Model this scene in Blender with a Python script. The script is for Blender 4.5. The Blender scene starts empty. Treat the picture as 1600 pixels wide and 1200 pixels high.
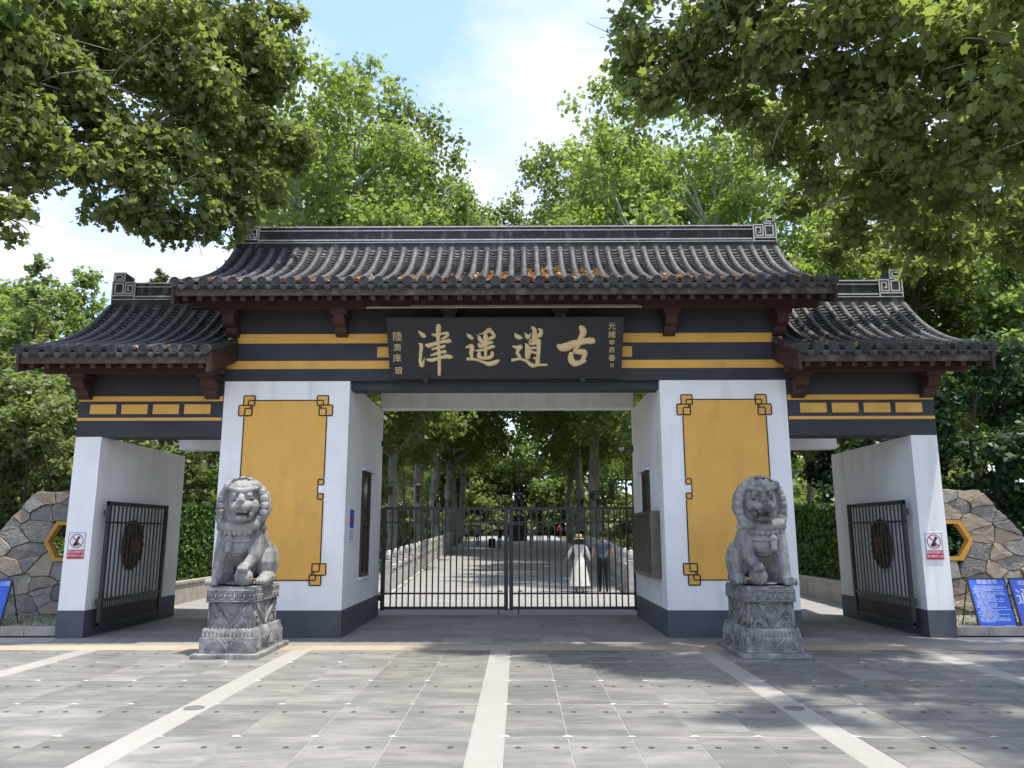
import bpy, bmesh, math, random
import numpy as np
from mathutils import Vector, Matrix

RAD = math.radians
scene = bpy.context.scene
col = scene.collection
PI = math.pi

# ---------------------------------------------------------------- camera
def cam_axes(yaw, pitch, roll):
    cy, sy, cp, sp = math.cos(yaw), math.sin(yaw), math.cos(pitch), math.sin(pitch)
    f = Vector((-sy * cp, cy * cp, sp)); r = Vector((cy, sy, 0)); u = r.cross(f)
    cr, sr = math.cos(roll), math.sin(roll)
    return cr * r + sr * u, -sr * r + cr * u, f
cam_d = bpy.data.cameras.new('camera'); cam = bpy.data.objects.new('camera', cam_d); col.objects.link(cam)
_r, _u, _f = cam_axes(0.00774, 0.18904, -0.00129)
cam.matrix_world = Matrix(((_r.x, _u.x, -_f.x, 0.2375), (_r.y, _u.y, -_f.y, 0.0), (_r.z, _u.z, -_f.z, 1.7), (0, 0, 0, 1)))
cam_d.sensor_fit = 'HORIZONTAL'; cam_d.sensor_width = 36; cam_d.lens = 1220.5 / 1600 * 36
cam_d.clip_start = 0.05; cam_d.clip_end = 3000
scene.camera = cam

# ---------------------------------------------------------------- sky, sun, exposure
SUN_EL, SUN_AZ = RAD(74), RAD(118)      # azimuth clockwise from +Y (north): the sun stands right and a little in front
world = bpy.data.worlds.new('World'); scene.world = world; world.use_nodes = True
wn, wl = world.node_tree.nodes, world.node_tree.links
wn.clear()
wo = wn.new('ShaderNodeOutputWorld'); bg = wn.new('ShaderNodeBackground'); bg.inputs['Strength'].default_value = 0.15
sky = wn.new('ShaderNodeTexSky'); sky.sky_type = 'NISHITA'; sky.sun_disc = False
sky.sun_elevation = SUN_EL; sky.sun_rotation = SUN_AZ; sky.air_density = 1.0; sky.dust_density = 1.0; sky.ozone_density = 3.0
tc = wn.new('ShaderNodeTexCoord'); mp = wn.new('ShaderNodeMapping'); mp.inputs['Scale'].default_value = (1.0, 1.0, 2.2)
n1 = wn.new('ShaderNodeTexNoise'); n1.inputs['Scale'].default_value = 3.4; n1.inputs['Detail'].default_value = 7; n1.inputs['Roughness'].default_value = 0.55
cr = wn.new('ShaderNodeValToRGB'); cr.color_ramp.elements[0].position = 0.36; cr.color_ramp.elements[1].position = 0.62
mx = wn.new('ShaderNodeMix'); mx.data_type = 'RGBA'; mx.inputs['B'].default_value = (2.5, 2.5, 2.68, 1)
sc_ = wn.new('ShaderNodeMath'); sc_.operation = 'MULTIPLY_ADD'; sc_.inputs[1].default_value = 0.82; sc_.inputs[2].default_value = 0.12
wl.new(tc.outputs['Generated'], mp.inputs['Vector']); wl.new(mp.outputs['Vector'], n1.inputs['Vector'])
wl.new(n1.outputs['Fac'], cr.inputs['Fac']); wl.new(cr.outputs['Color'], sc_.inputs[0]); wl.new(sc_.outputs[0], mx.inputs['Factor'])
tn = wn.new('ShaderNodeMix'); tn.data_type = 'RGBA'; tn.blend_type = 'MULTIPLY'; tn.inputs['Factor'].default_value = 1; tn.inputs['B'].default_value = (.86, .88, .98, 1)
wl.new(sky.outputs['Color'], tn.inputs['A']); wl.new(tn.outputs['Result'], mx.inputs['A']); wl.new(mx.outputs['Result'], bg.inputs['Color']); wl.new(bg.outputs['Background'], wo.inputs['Surface'])
sun_d = bpy.data.lights.new('sun', 'SUN'); sun = bpy.data.objects.new('sun', sun_d); col.objects.link(sun)
sun_d.energy = 2.15; sun_d.angle = RAD(1.2); sun_d.color = (1.0, 0.94, 0.83)
_sd = Vector((math.cos(SUN_EL) * math.sin(SUN_AZ), math.cos(SUN_EL) * math.cos(SUN_AZ), math.sin(SUN_EL)))
sun.rotation_euler = _sd.to_track_quat('Z', 'Y').to_euler()
vs = scene.view_settings
vs.view_transform = 'Standard'; vs.look = 'None'; vs.gamma = 1.0; vs.exposure = 1.68; vs.use_curve_mapping = False
cy_ = scene.cycles
cy_.max_bounces = 8; cy_.diffuse_bounces = 5; cy_.glossy_bounces = 2; cy_.transmission_bounces = 4; cy_.transparent_max_bounces = 4
cy_.caustics_reflective = False; cy_.caustics_refractive = False

# ---------------------------------------------------------------- helpers
class MB:
    def __init__(s): s.v = []; s.f = []; s.m = []
    def add(s, vs, fs, mi=0):
        b = len(s.v); s.v += [tuple(v) for v in vs]
        for f in fs: s.f.append(tuple(i + b for i in f)); s.m.append(mi)
        return s
    def box(s, x0, x1, y0, y1, z0, z1, mi=0, bev=0):
        if bev:
            b = bev; pts = []
            for z, i in ((z0, b), (z0 + b, 0), (z1 - b, 0), (z1, b)):
                pts += [(x0 + i, y0 + i, z), (x1 - i, y0 + i, z), (x1 - i, y1 - i, z), (x0 + i, y1 - i, z)]
            fs = [(3, 2, 1, 0), (12, 13, 14, 15)]
            for k in range(3):
                for j in range(4):
                    a, c = k * 4 + j, k * 4 + (j + 1) % 4; fs.append((a, c, c + 4, a + 4))
            return s.add(pts, fs, mi)
        return s.add([(x0, y0, z0), (x1, y0, z0), (x1, y1, z0), (x0, y1, z0), (x0, y0, z1), (x1, y0, z1), (x1, y1, z1), (x0, y1, z1)],
                     [(3, 2, 1, 0), (4, 5, 6, 7), (0, 1, 5, 4), (1, 2, 6, 5), (2, 3, 7, 6), (3, 0, 4, 7)], mi)
    def prism(s, poly, axis, a, b, mi=0):
        # poly: 2D points of the plane without `axis`; extruded from a to b along axis
        def P(p, t): return {'x': (t, p[0], p[1]), 'y': (p[0], t, p[1]), 'z': (p[0], p[1], t)}[axis]
        n = len(poly)
        return s.add([P(p, a) for p in poly] + [P(p, b) for p in poly],
                     [tuple(range(n - 1, -1, -1)), tuple(range(n, 2 * n))] + [(i, (i + 1) % n, (i + 1) % n + n, i + n) for i in range(n)], mi)
    def tube(s, pts, rad, seg=8, mi=0, flat=None, capped=True):
        pts = [Vector(p) for p in pts]; n = len(pts)
        if not hasattr(rad, '__len__'): rad = [rad] * n
        vs, ref = [], None
        for i, p in enumerate(pts):
            t = (pts[min(i + 1, n - 1)] - pts[max(i - 1, 0)])
            t = t.normalized() if t.length > 1e-9 else Vector((0, 0, 1))
            if ref is None: ref = Vector((0, 1, 0)) if abs(t.y) < 0.9 else Vector((1, 0, 0))
            if flat is not None: ref = Vector(flat)
            a = t.cross(ref)
            if a.length < 1e-6: a = t.orthogonal()
            a.normalize(); b = a.cross(t).normalized()
            if flat is None: ref = b
            for k in range(seg):
                an = 2 * PI * k / seg
                vs.append(p + rad[i] * (math.cos(an) * a + math.sin(an) * b * (s.flatk if flat is not None else 1)))
        fs = [(i * seg + k, i * seg + (k + 1) % seg, (i + 1) * seg + (k + 1) % seg, (i + 1) * seg + k) for i in range(n - 1) for k in range(seg)]
        if capped: fs += [tuple(range(seg - 1, -1, -1)), tuple((n - 1) * seg + k for k in range(seg))]
        return s.add(vs, fs, mi)
    flatk = 1
    def lathe(s, prof, c=(0, 0, 0), seg=16, mi=0, axis='z', sx=1, sy=1):
        vs = []
        for r, h in prof:
            for k in range(seg):
                a = 2 * PI * k / seg; x, y = r * math.cos(a) * sx, r * math.sin(a) * sy
                vs.append((c[0] + x, c[1] + y, c[2] + h) if axis == 'z' else (c[0] + x, c[1] + h, c[2] + y))
        n = len(prof)
        fs = [(i * seg + k, i * seg + (k + 1) % seg, (i + 1) * seg + (k + 1) % seg, (i + 1) * seg + k) for i in range(n - 1) for k in range(seg)]
        fs += [tuple(range(seg - 1, -1, -1)), tuple((n - 1) * seg + k for k in range(seg))]
        return s.add(vs, fs, mi)
    def ell(s, c, r, rot=None, seg=12, mi=0):
        rings = seg // 2 + 1; vs = []
        for i in range(rings):
            th = PI * i / (rings - 1)
            for k in range(seg):
                a = 2 * PI * k / seg
                v = Vector((r[0] * math.sin(th) * math.cos(a), r[1] * math.sin(th) * math.sin(a), r[2] * math.cos(th)))
                if rot is not None: v = rot @ v
                vs.append((c[0] + v.x, c[1] + v.y, c[2] + v.z))
        fs = [(i * seg + k, (i + 1) * seg + k, (i + 1) * seg + (k + 1) % seg, i * seg + (k + 1) % seg) for i in range(rings - 1) for k in range(seg)]
        return s.add(vs, fs, mi)
    def cap(s, p0, p1, r0, r1, seg=10, mi=0):
        p0, p1 = Vector(p0), Vector(p1); d = p1 - p0; L = d.length; d.normalize(); pts, rad = [], []
        for k in range(4):
            a = PI / 2 * (k / 4); pts.append(p0 - d * r0 * math.cos(a)); rad.append(max(r0 * math.sin(a), 1e-3))
        pts.append(p0); rad.append(r0); pts.append(p1); rad.append(r1)
        for k in range(3, -1, -1):
            a = PI / 2 * (k / 4); pts.append(p1 + d * r1 * math.cos(a)); rad.append(max(r1 * math.sin(a), 1e-3))
        return s.tube(pts, rad, seg, mi)
    def mesh(s, name, off=(0, 0, 0), smooth=False):
        me = bpy.data.meshes.new(name)
        me.from_pydata([(v[0] - off[0], v[1] - off[1], v[2] - off[2]) for v in s.v], [], s.f)
        if any(s.m): me.polygons.foreach_set('material_index', s.m)
        if smooth: me.polygons.foreach_set('use_smooth', [True] * len(me.polygons))
        me.update(); return me

def wloc(o):
    p = Vector((0, 0, 0))
    while o is not None: p += o.location; o = o.parent
    return p
def put(name, me, mats=None, parent=None, loc=(0, 0, 0), rz=0.0):
    o = bpy.data.objects.new(name, me); col.objects.link(o)
    if mats is not None and me is not None:
        for m in (mats if isinstance(mats, (list, tuple)) else [mats]):
            if m.name not in [x.name for x in me.materials if x]: me.materials.append(m)
    o.location = loc; o.rotation_euler[2] = rz
    if parent is not None: o.parent = parent
    return o
def part(name, mb, mats, parent=None, smooth=False, off=None):
    """mesh part given in world coordinates, stored relative to its parent"""
    off = wloc(parent) if off is None else off
    return put(name, mb.mesh(name, off, smooth), mats, parent)
def tag(o, label=None, cat=None, group=None, kind=None):
    if label: o['label'] = label
    if cat: o['category'] = cat
    if group: o['group'] = group
    if kind: o['kind'] = kind
    return o
def thing(name, loc, label, cat, group=None, rz=0.0):
    o = bpy.data.objects.new(name, None); col.objects.link(o); o.location = loc; o.rotation_euler[2] = rz
    o.empty_display_size = 0.2
    return tag(o, label, cat, group)
def copy_tree(o, parent=None):
    c = o.copy(); col.objects.link(c); c.parent = parent
    for ch in list(o.children): copy_tree(ch, c)
    return c
def evaluated(me, setup, name='tmp'):
    o = bpy.data.objects.new(name, me); col.objects.link(o); setup(o)
    dg = bpy.context.evaluated_depsgraph_get(); dg.update()
    out = bpy.data.meshes.new_from_object(o.evaluated_get(dg)); bpy.data.objects.remove(o)
    return out
def remeshed(mb, voxel, smooth=4, fac=0.5, name='body'):
    def su(o):
        m = o.modifiers.new('r', 'REMESH'); m.mode = 'VOXEL'; m.voxel_size = voxel; m.use_smooth_shade = True
        if smooth: q = o.modifiers.new('s', 'SMOOTH'); q.factor = fac; q.iterations = smooth
    me = evaluated(mb.mesh(name), su); me.name = name; me.materials.clear(); return me
ORD = ['first', 'second', 'third', 'fourth', 'fifth', 'sixth', 'seventh', 'eighth', 'ninth', 'tenth', 'eleventh', 'twelfth', 'thirteenth', 'fourteenth', 'fifteenth', 'sixteenth']

# ---------------------------------------------------------------- materials
def pm(name, c1, c2=None, scale=6.0, rough=0.8, bump=0.0, bscale=60.0, rnd=0.0, spec=0.3, metal=0.0, stretch=(1, 1, 1), lo=0.35, hi=0.65,
       c3=None, s3=1.5, t3=(0.55, 0.7), st3=(1, 1, 1), detail=6, rvar=0.0):
    m = bpy.data.materials.new(name); m.use_nodes = True; nt = m.node_tree; N, L = nt.nodes, nt.links
    b = N['Principled BSDF']; b.inputs['Roughness'].default_value = rough; b.inputs['Metallic'].default_value = metal
    b.inputs['Specular IOR Level'].default_value = spec
    tcn = N.new('ShaderNodeTexCoord'); oi = N.new('ShaderNodeObjectInfo')
    sc = N.new('ShaderNodeMath'); sc.operation = 'MULTIPLY'; sc.inputs[1].default_value = 57.0; L.new(oi.outputs['Random'], sc.inputs[0])
    ad = N.new('ShaderNodeVectorMath'); ad.operation = 'ADD'; L.new(tcn.outputs['Object'], ad.inputs[0]); L.new(sc.outputs[0], ad.inputs[1])
    mpn = N.new('ShaderNodeMapping'); mpn.inputs['Scale'].default_value = stretch; L.new(ad.outputs[0], mpn.inputs['Vector'])
    vec = mpn.outputs['Vector']
    nz = N.new('ShaderNodeTexNoise'); nz.inputs['Scale'].default_value = scale; nz.inputs['Detail'].default_value = detail; nz.inputs['Roughness'].default_value = 0.6
    L.new(vec, nz.inputs['Vector'])
    rp = N.new('ShaderNodeValToRGB'); e = rp.color_ramp.elements; e[0].position, e[1].position = lo, hi
    e[0].color = (*c1, 1); e[1].color = (*(c2 or [x * 0.8 for x in c1]), 1); L.new(nz.outputs['Fac'], rp.inputs['Fac'])
    out = rp.outputs['Color']
    if c3:
        mp3 = N.new('ShaderNodeMapping'); mp3.inputs['Scale'].default_value = st3; L.new(ad.outputs[0], mp3.inputs['Vector'])
        n3 = N.new('ShaderNodeTexNoise'); n3.inputs['Scale'].default_value = s3; n3.inputs['Detail'].default_value = 8; n3.inputs['Roughness'].default_value = 0.65
        L.new(mp3.outputs['Vector'], n3.inputs['Vector'])
        r3 = N.new('ShaderNodeValToRGB'); r3.color_ramp.elements[0].position, r3.color_ramp.elements[1].position = t3; L.new(n3.outputs['Fac'], r3.inputs['Fac'])
        m3 = N.new('ShaderNodeMix'); m3.data_type = 'RGBA'; m3.inputs['B'].default_value = (*c3, 1)
        L.new(r3.outputs['Color'], m3.inputs['Factor']); L.new(out, m3.inputs['A']); out = m3.outputs['Result']
    if rnd:
        hs = N.new('ShaderNodeHueSaturation'); mr = N.new('ShaderNodeMapRange'); mr.inputs['To Min'].default_value = 1 - rnd; mr.inputs['To Max'].default_value = 1 + rnd
        L.new(oi.outputs['Random'], mr.inputs['Value']); L.new(mr.outputs['Result'], hs.inputs['Value']); L.new(out, hs.inputs['Color']); out = hs.outputs['Color']
    L.new(out, b.inputs['Base Color'])
    if rvar:
        mr2 = N.new('ShaderNodeMapRange'); mr2.inputs['To Min'].default_value = rough - rvar; mr2.inputs['To Max'].default_value = rough + rvar
        L.new(nz.outputs['Fac'], mr2.inputs['Value']); L.new(mr2.outputs['Result'], b.inputs['Roughness'])
    if bump:
        nb = N.new('ShaderNodeTexNoise'); nb.inputs['Scale'].default_value = bscale; nb.inputs['Detail'].default_value = 5; L.new(vec, nb.inputs['Vector'])
        bp = N.new('ShaderNodeBump'); bp.inputs['Strength'].default_value = bump; bp.inputs['Distance'].default_value = 0.02
        L.new(nb.outputs['Fac'], bp.inputs['Height']); L.new(bp.outputs['Normal'], b.inputs['Normal'])
    return m
def leafmat(name, ca, cb, trans=0.35, tcol=None, rough=0.45):
    m = bpy.data.materials.new(name); m.use_nodes = True; nt = m.node_tree; N, L = nt.nodes, nt.links; N.clear()
    o = N.new('ShaderNodeOutputMaterial'); at = N.new('ShaderNodeAttribute'); at.attribute_name = 'tint'
    oi = N.new('ShaderNodeObjectInfo')
    mxn = N.new('ShaderNodeMix'); mxn.data_type = 'RGBA'; mxn.inputs['A'].default_value = (*ca, 1); mxn.inputs['B'].default_value = (*cb, 1)
    L.new(at.outputs['Fac'], mxn.inputs['Factor'])
    hs = N.new('ShaderNodeHueSaturation'); mr = N.new('ShaderNodeMapRange'); mr.inputs['To Min'].default_value = 0.82; mr.inputs['To Max'].default_value = 1.18
    L.new(oi.outputs['Random'], mr.inputs['Value']); L.new(mr.outputs['Result'], hs.inputs['Value']); L.new(mxn.outputs['Result'], hs.inputs['Color'])
    b = N.new('ShaderNodeBsdfPrincipled'); b.inputs['Roughness'].default_value = rough; b.inputs['Specular IOR Level'].default_value = 0.35
    t = N.new('ShaderNodeBsdfTranslucent'); tm = N.new('ShaderNodeMix'); tm.data_type = 'RGBA'; tm.blend_type = 'MULTIPLY'; tm.inputs['Factor'].default_value = 1
    tm.inputs['B'].default_value = (*(tcol or (1.35, 1.4, 0.65)), 1)
    L.new(hs.outputs['Color'], b.inputs['Base Color']); L.new(hs.outputs['Color'], tm.inputs['A']); L.new(tm.outputs['Result'], t.inputs['Color'])
    ms = N.new('ShaderNodeMixShader'); ms.inputs['Fac'].default_value = trans
    L.new(b.outputs[0], ms.inputs[1]); L.new(t.outputs[0], ms.inputs[2]); L.new(ms.outputs[0], o.inputs['Surface'])
    return m
M = {}
M['white'] = pm('white_render', (.83, .825, .81), (.76, .758, .745), 1.2, .85, .12, 90, c3=(.58, .565, .53), s3=1.5, t3=(.52, .86), st3=(2.6, 2.6, .28))
M['skirt'] = pm('grey_skirting_paint', (.085, .095, .115), (.065, .072, .085), 2.5, .6, .1, 60, c3=(.17, .17, .17), s3=3, t3=(.62, .8))
M['dark'] = pm('charcoal_paint', (.042, .045, .052), (.032, .034, .040), 2.0, .65, .06, 80)
M['yellow'] = pm('ochre_paint', (.74, .415, .095), (.68, .375, .082), 1.4, .7, .06, 90, c3=(.56, .31, .085), s3=1.6, t3=(.50, .80), st3=(1.5, 1, .5))
M['line'] = pm('black_line_paint', (.03, .022, .018), None, 5, .6)
M['wood'] = pm('red_brown_timber', (.062, .030, .026), (.044, .023, .020), 4, .6, .15, 40, stretch=(1, 1, 4), c3=(.14, .10, .08), s3=3, t3=(.6, .8))
M['fascia'] = pm('weathered_eave_board', (.095, .070, .058), (.06, .043, .036), 6, .85, .25, 50, c3=(.20, .18, .15), s3=5, t3=(.5, .75))
M['tile'] = pm('grey_clay_tile', (.070, .072, .075), (.036, .037, .040), 7, .55, .22, 50, rnd=.22, spec=.35, c3=(.17, .18, .19), s3=5, t3=(.55, .78))
M['pan'] = pm('dark_pan_tile', (.060, .061, .063), (.030, .031, .033), 9, .6, .15, 40, rnd=.15, c3=(.22, .22, .22), s3=6, t3=(.5, .75))
M['ridge'] = pm('ridge_render', (.040, .044, .052), (.026, .028, .033), 2.2, .6, .12, 60, c3=(.17, .175, .18), s3=2.4, t3=(.52, .74), st3=(3.0, 1, .8))
M['trim'] = pm('white_ridge_trim', (.62, .62, .60), (.45, .45, .44), 9, .8)
M['stone'] = pm('carved_limestone', (.33, .322, .305), (.215, .215, .213), 9, .9, .5, 40, c3=(.075, .076, .078), s3=2.2, t3=(.46, .66), st3=(1.5, 1.5, .5))
M['ped'] = pm('pedestal_stone', (.30, .298, .29), (.185, .187, .188), 6, .9, .6, 38, c3=(.075, .076, .078), s3=4.2, t3=(.46, .68))
M['iron'] = pm('black_iron_paint', (.016, .017, .019), (.024, .025, .027), 6, .45, spec=.5)
M['slab'] = pm('grey_stone_slab', (.208, .206, .190), (.145, .146, .136), 2.4, .45, .08, 70, rnd=.16, stretch=(.7, 3.5, 1), c3=(.285, .275, .250), s3=1.3, t3=(.46, .66), st3=(.8, 2.2, 1), rvar=.18, spec=.45)
M['chip'] = pm('white_corner_mortar', (.72, .70, .66), None, 20, .9)
M['strip'] = pm('pale_granite', (.37, .355, .325), (.285, .274, .25), 60, .6, .1, 120, rnd=.06, lo=.3, hi=.7)
M['beige'] = pm('beige_granite', (.42, .345, .25), (.34, .28, .205), 40, .65, .1, 100, rnd=.10)
M['floor'] = pm('brown_grey_paver', (.29, .278, .255), (.225, .216, .20), 5, .6, .1, 60, rnd=.16, stretch=(1, 4, 1), c3=(.28, .27, .25), s3=3, t3=(.55, .8))
M['mortar'] = pm('pale_mortar', (.40, .39, .37), (.30, .29, .275), 3, .9)
M['cover'] = pm('worn_iron_cover', (.20, .19, .17), (.13, .125, .115), 30, .6)
M['hole'] = pm('dark_ring', (.05, .048, .045), (.10, .085, .06), 30, .5)
M['rock'] = pm('wall_stone', (.275, .262, .238), (.185, .18, .17), 7, .9, .9, 26, rnd=.26, c3=(.38, .32, .24), s3=2.2, t3=(.52, .72))
M['rockb'] = pm('wall_stone_warm', (.36, .295, .215), (.26, .215, .165), 5, .9, .6, 22, rnd=.22, c3=(.20, .19, .17), s3=3, t3=(.55, .75))
M['joint'] = pm('dark_joint', (.17, .155, .13), (.08, .074, .064), 4, .95)
M['hexf'] = pm('ochre_window_frame', (.55, .29, .05), (.46, .24, .045), 4, .6)
M['concrete'] = pm('stained_concrete', (.42, .39, .33), (.33, .305, .26), 3, .9, .2, 50, c3=(.24, .215, .175), s3=3, t3=(.5, .75), st3=(2, 2, .5))
M['asph'] = pm('avenue_paving', (.30, .295, .285), (.24, .237, .23), 1.2, .8, .1, 30, stretch=(.6, 3, 1))
M['lawn'] = pm('earth_and_grass', (.07, .085, .03), (.10, .085, .05), 1.0, .95, .5, 12)
M['gold'] = pm('gilt_lettering', (.66, .50, .26), (.54, .40, .20), 8, .5, .05, 60)
M['plaque'] = pm('black_lacquer', (.020, .021, .023), (.025, .026, .028), 3, .5, .03, 40)
M['blue'] = pm('blue_poster', (.035, .11, .56), (.045, .15, .62), 2.2, .35)
M['blue2'] = pm('violet_blue_poster', (.07, .12, .60), (.09, .15, .62), 2.2, .35)
M['paper'] = pm('white_print', (.78, .82, .85), None, 5, .6)
M['red'] = pm('red_print', (.50, .02, .04), None, 5, .5)
M['black'] = pm('black_print', (.02, .02, .03), None, 5, .5)
M['bronze'] = pm('dark_bronze', (.030, .030, .034), (.020, .020, .022), 8, .45, spec=.5)
M['brass'] = pm('old_bronze_relief', (.09, .055, .024), (.04, .026, .014), 14, .5, .3, 40)
M['glass'] = pm('dark_window_glass', (.02, .018, .016), (.05, .035, .028), 3, .12, spec=.6)
M['wframe'] = pm('brown_window_frame', (.07, .045, .035), None, 5, .5)
M['cage'] = pm('bronze_aluminium', (.095, .082, .06), (.13, .115, .09), 5, .4, metal=.5)
M['bark'] = pm('plane_bark', (.36, .34, .28), (.20, .185, .145), 3.4, .9, .4, 14, stretch=(1, 1, .45), c3=(.42, .40, .34), s3=2.6, t3=(.54, .62), st3=(1, 1, .6))
M['bark2'] = pm('brown_bark', (.095, .075, .055), (.06, .048, .036), 6, .95, .5, 20, stretch=(1, 1, .3))
M['leafA'] = leafmat('plane_leaf', (.118, .165, .060), (.215, .250, .100), .60)
M['leafB'] = leafmat('avenue_leaf', (.125, .185, .060), (.235, .290, .105), .58)
M['leafC'] = leafmat('pale_leaf', (.135, .185, .075), (.225, .265, .12), .46)
M['leafD'] = leafmat('evergreen_leaf', (.022, .052, .020), (.055, .10, .035), .25, (1.1, 1.3, .5))
M['leafH'] = leafmat('hedge_leaf', (.035, .08, .018), (.11, .185, .035), .3)
M['litter'] = leafmat('fallen_leaf', (.30, .135, .045), (.52, .34, .16), .2, (1.1, 1, .8))
M['rail'] = pm('white_marble_rail', (.55, .53, .50), (.40, .385, .36), 6, .8, .3, 40, c3=(.25, .235, .21), s3=4, t3=(.5, .7))
M['skin'] = pm('skin', (.46, .27, .19), None, 5, .6)
M['hair'] = pm('black_hair', (.015, .013, .012), None, 5, .5)

# ================================================================ ground
SLOPE = 0.015
def gz(y): return max(0.0, min(y, 160.0) - 22.0) * SLOPE
mb = MB(); ys = [-60, 22, 60, 100, 160, 900]
mb.add([(x, y, gz(y) - 0.06) for y in ys for x in (-700, 700)], [(2 * i, 2 * i + 1, 2 * i + 3, 2 * i + 2) for i in range(len(ys) - 1)])
tag(part('ground', mb, M['lawn']), kind='structure')
mb = MB(); ys = [17.02, 22, 60, 100, 114]; xs = [3.7, 3.7, 4.9, 5.2, 5.2]
mb.add([(s * x, y, gz(y) + 0.0) for y, x in zip(ys, xs) for s in (-1, 1)], [(2 * i, 2 * i + 1, 2 * i + 3, 2 * i + 2) for i in range(len(ys) - 1)])
avenue = tag(part('avenue_path', mb, M['asph']), kind='structure')
for s in (-1, 1):
    mb = MB(); mb.add([(s * 3.7, 17.02, -.003), (s * 8.0, 17.02, -.003), (s * 8.0, 40, gz(40) - .003), (s * 5.2, 40, gz(40) - .003), (s * 3.7, 22, -.003)], [(0, 1, 2, 3, 4)])
    tag(part('side_path', mb, M['asph']), kind='structure')
# paving joints of the avenue, drawn as pale stone courses
mb = MB()
for k in range(26):
    y = 18.2 + k * 1.6 + k * k * .06; w = 3.65 if y < 22 else 3.7
    mb.box(-w, w, y, y + .06 + .004 * k, gz(y) + .003, gz(y) + .006)
tag(part('paving_course', mb, M['mortar'], avenue), kind='stuff')

plaza_mb = MB(); plaza_mb.box(-12.5, 12.5, -8, 13.02, -.05, -.005); plaza_mb.box(-12.5, 12.5, 13.02, 13.6, -.05, -.005); plaza_mb.box(-7.45, 7.45, 13.6, 17.0, -.05, -.005)
pave = tag(part('plaza_pavement', plaza_mb, M['mortar']), kind='structure')
_sl = {}
def slab(name, x0, x1, y0, y1, m, parent, gap=.004, z=0.0, th=.03):
    k = (round(x1 - x0, 3), round(y1 - y0, 3), m.name)
    if k not in _sl:
        b = MB(); w, d = (x1 - x0) / 2 - gap, (y1 - y0) / 2 - gap
        b.box(-w, w, -d, d, -th, 0, bev=.0035); _sl[k] = b.mesh(name); _sl[k].materials.append(m)
    return put(name, _sl[k], None, parent, ((x0 + x1) / 2, (y0 + y1) / 2, z))
rows = [12.14, 11.0, 9.66, 8.37, 7.09, 5.82, 4.55]
random.seed(3)
strips = [(-.175, .115), (2.81, 3.11), (-3.14, -2.84), (6.0, 6.3), (-6.33, -6.03)]
def bays(width=.595):
    out = []
    for a, b in ((.115, 2.81), (3.11, 6.0), (6.3, 9.9), (-2.84, -.175), (-6.03, -3.14), (-9.9, -6.33)):
        n = max(1, round((b - a) / width)); w = (b - a) / n
        out += [(a + i * w, a + (i + 1) * w) for i in range(n)]
    return out
BAY = bays()
tri, dots = MB(), MB()
for r in range(len(rows) - 1):
    y1, y0 = rows[r], rows[r + 1]
    for a, b in BAY:
        slab('stone_slab', a, b, y0, y1, M['slab'], pave, gap=.0035)
        for q in (.21, .84):
            x = a + (b - a) * q * .92 + .01; dots.lathe([(.026, 0.001), (.026, .003)], (x, y1 - .34, 0), 8)
        if r < 5: tri.add([(a - .05, y0 + .004, .0015), (a + .05, y0 + .004, .0015), (a + random.uniform(-.02, .02), y0 + random.uniform(.03, .065), .0015)], [(0, 1, 2)])
    for a, b in strips: slab('granite_strip', a, b, y0, y1, M['strip'], pave, gap=.002)
tag(part('corner_insert', tri, M['chip'], pave), kind='stuff')
tag(part('bolt_cap', dots, M['hole'], pave), kind='stuff')
x = -9.9
while x < 9.9:
    slab('border_slab', x, x + .99, 12.145, 12.62, M['beige'], pave); slab('border_slab', x + .3, x + 1.29, 12.625, 13.0, M['floor'], pave); x += .99
for i, y in enumerate(np.arange(13.0, 16.9, .5)):
    x = -7.4 + (i % 2) * .4
    while x < 7.0:
        slab('floor_slab', x, min(x + .8, 7.4), y, y + .5, M['floor'], pave, gap=.003); x += .8
for a in (-2.99, 2.96):
    b = MB(); b.lathe([(.10, .001), (.10, .006), (.078, .006), (.078, .003), (.02, .003)], (a, 8.2, 0), 20)
    tag(part('drain_cover', b, M['cover']), 'round dark drain cover set in the %s pale granite strip' % ('left' if a < 0 else 'right'), 'drain cover', 'drain covers in the plaza')

# ================================================================ gatehouse
YF, YB = 13.51, 17.01
B2, B1, A2, A1 = 2.725, 4.938, 7.035, 7.486
gate = thing('gatehouse', (0, YF, 0), 'traditional tiled park gatehouse with white piers, ochre panels and three grey roofs', 'gatehouse')
def gp(name, mb, m, smooth=False, parent=None): return part(name, mb, m, parent or gate, smooth)
for s in (-1, 1):
    for a, b, h in ((B2, B1, 4.345), (A2, A1, 3.365)):
        x0, x1 = sorted((s * a, s * b))
        p = gp('pier', MB().box(x0, x1, YF, YB, .44, h), M['white'])
        gp('skirting', MB().box(x0 - .006, x1 + .006, YF - .006, YB + .006, 0, .44), M['skirt'], parent=p)
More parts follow.
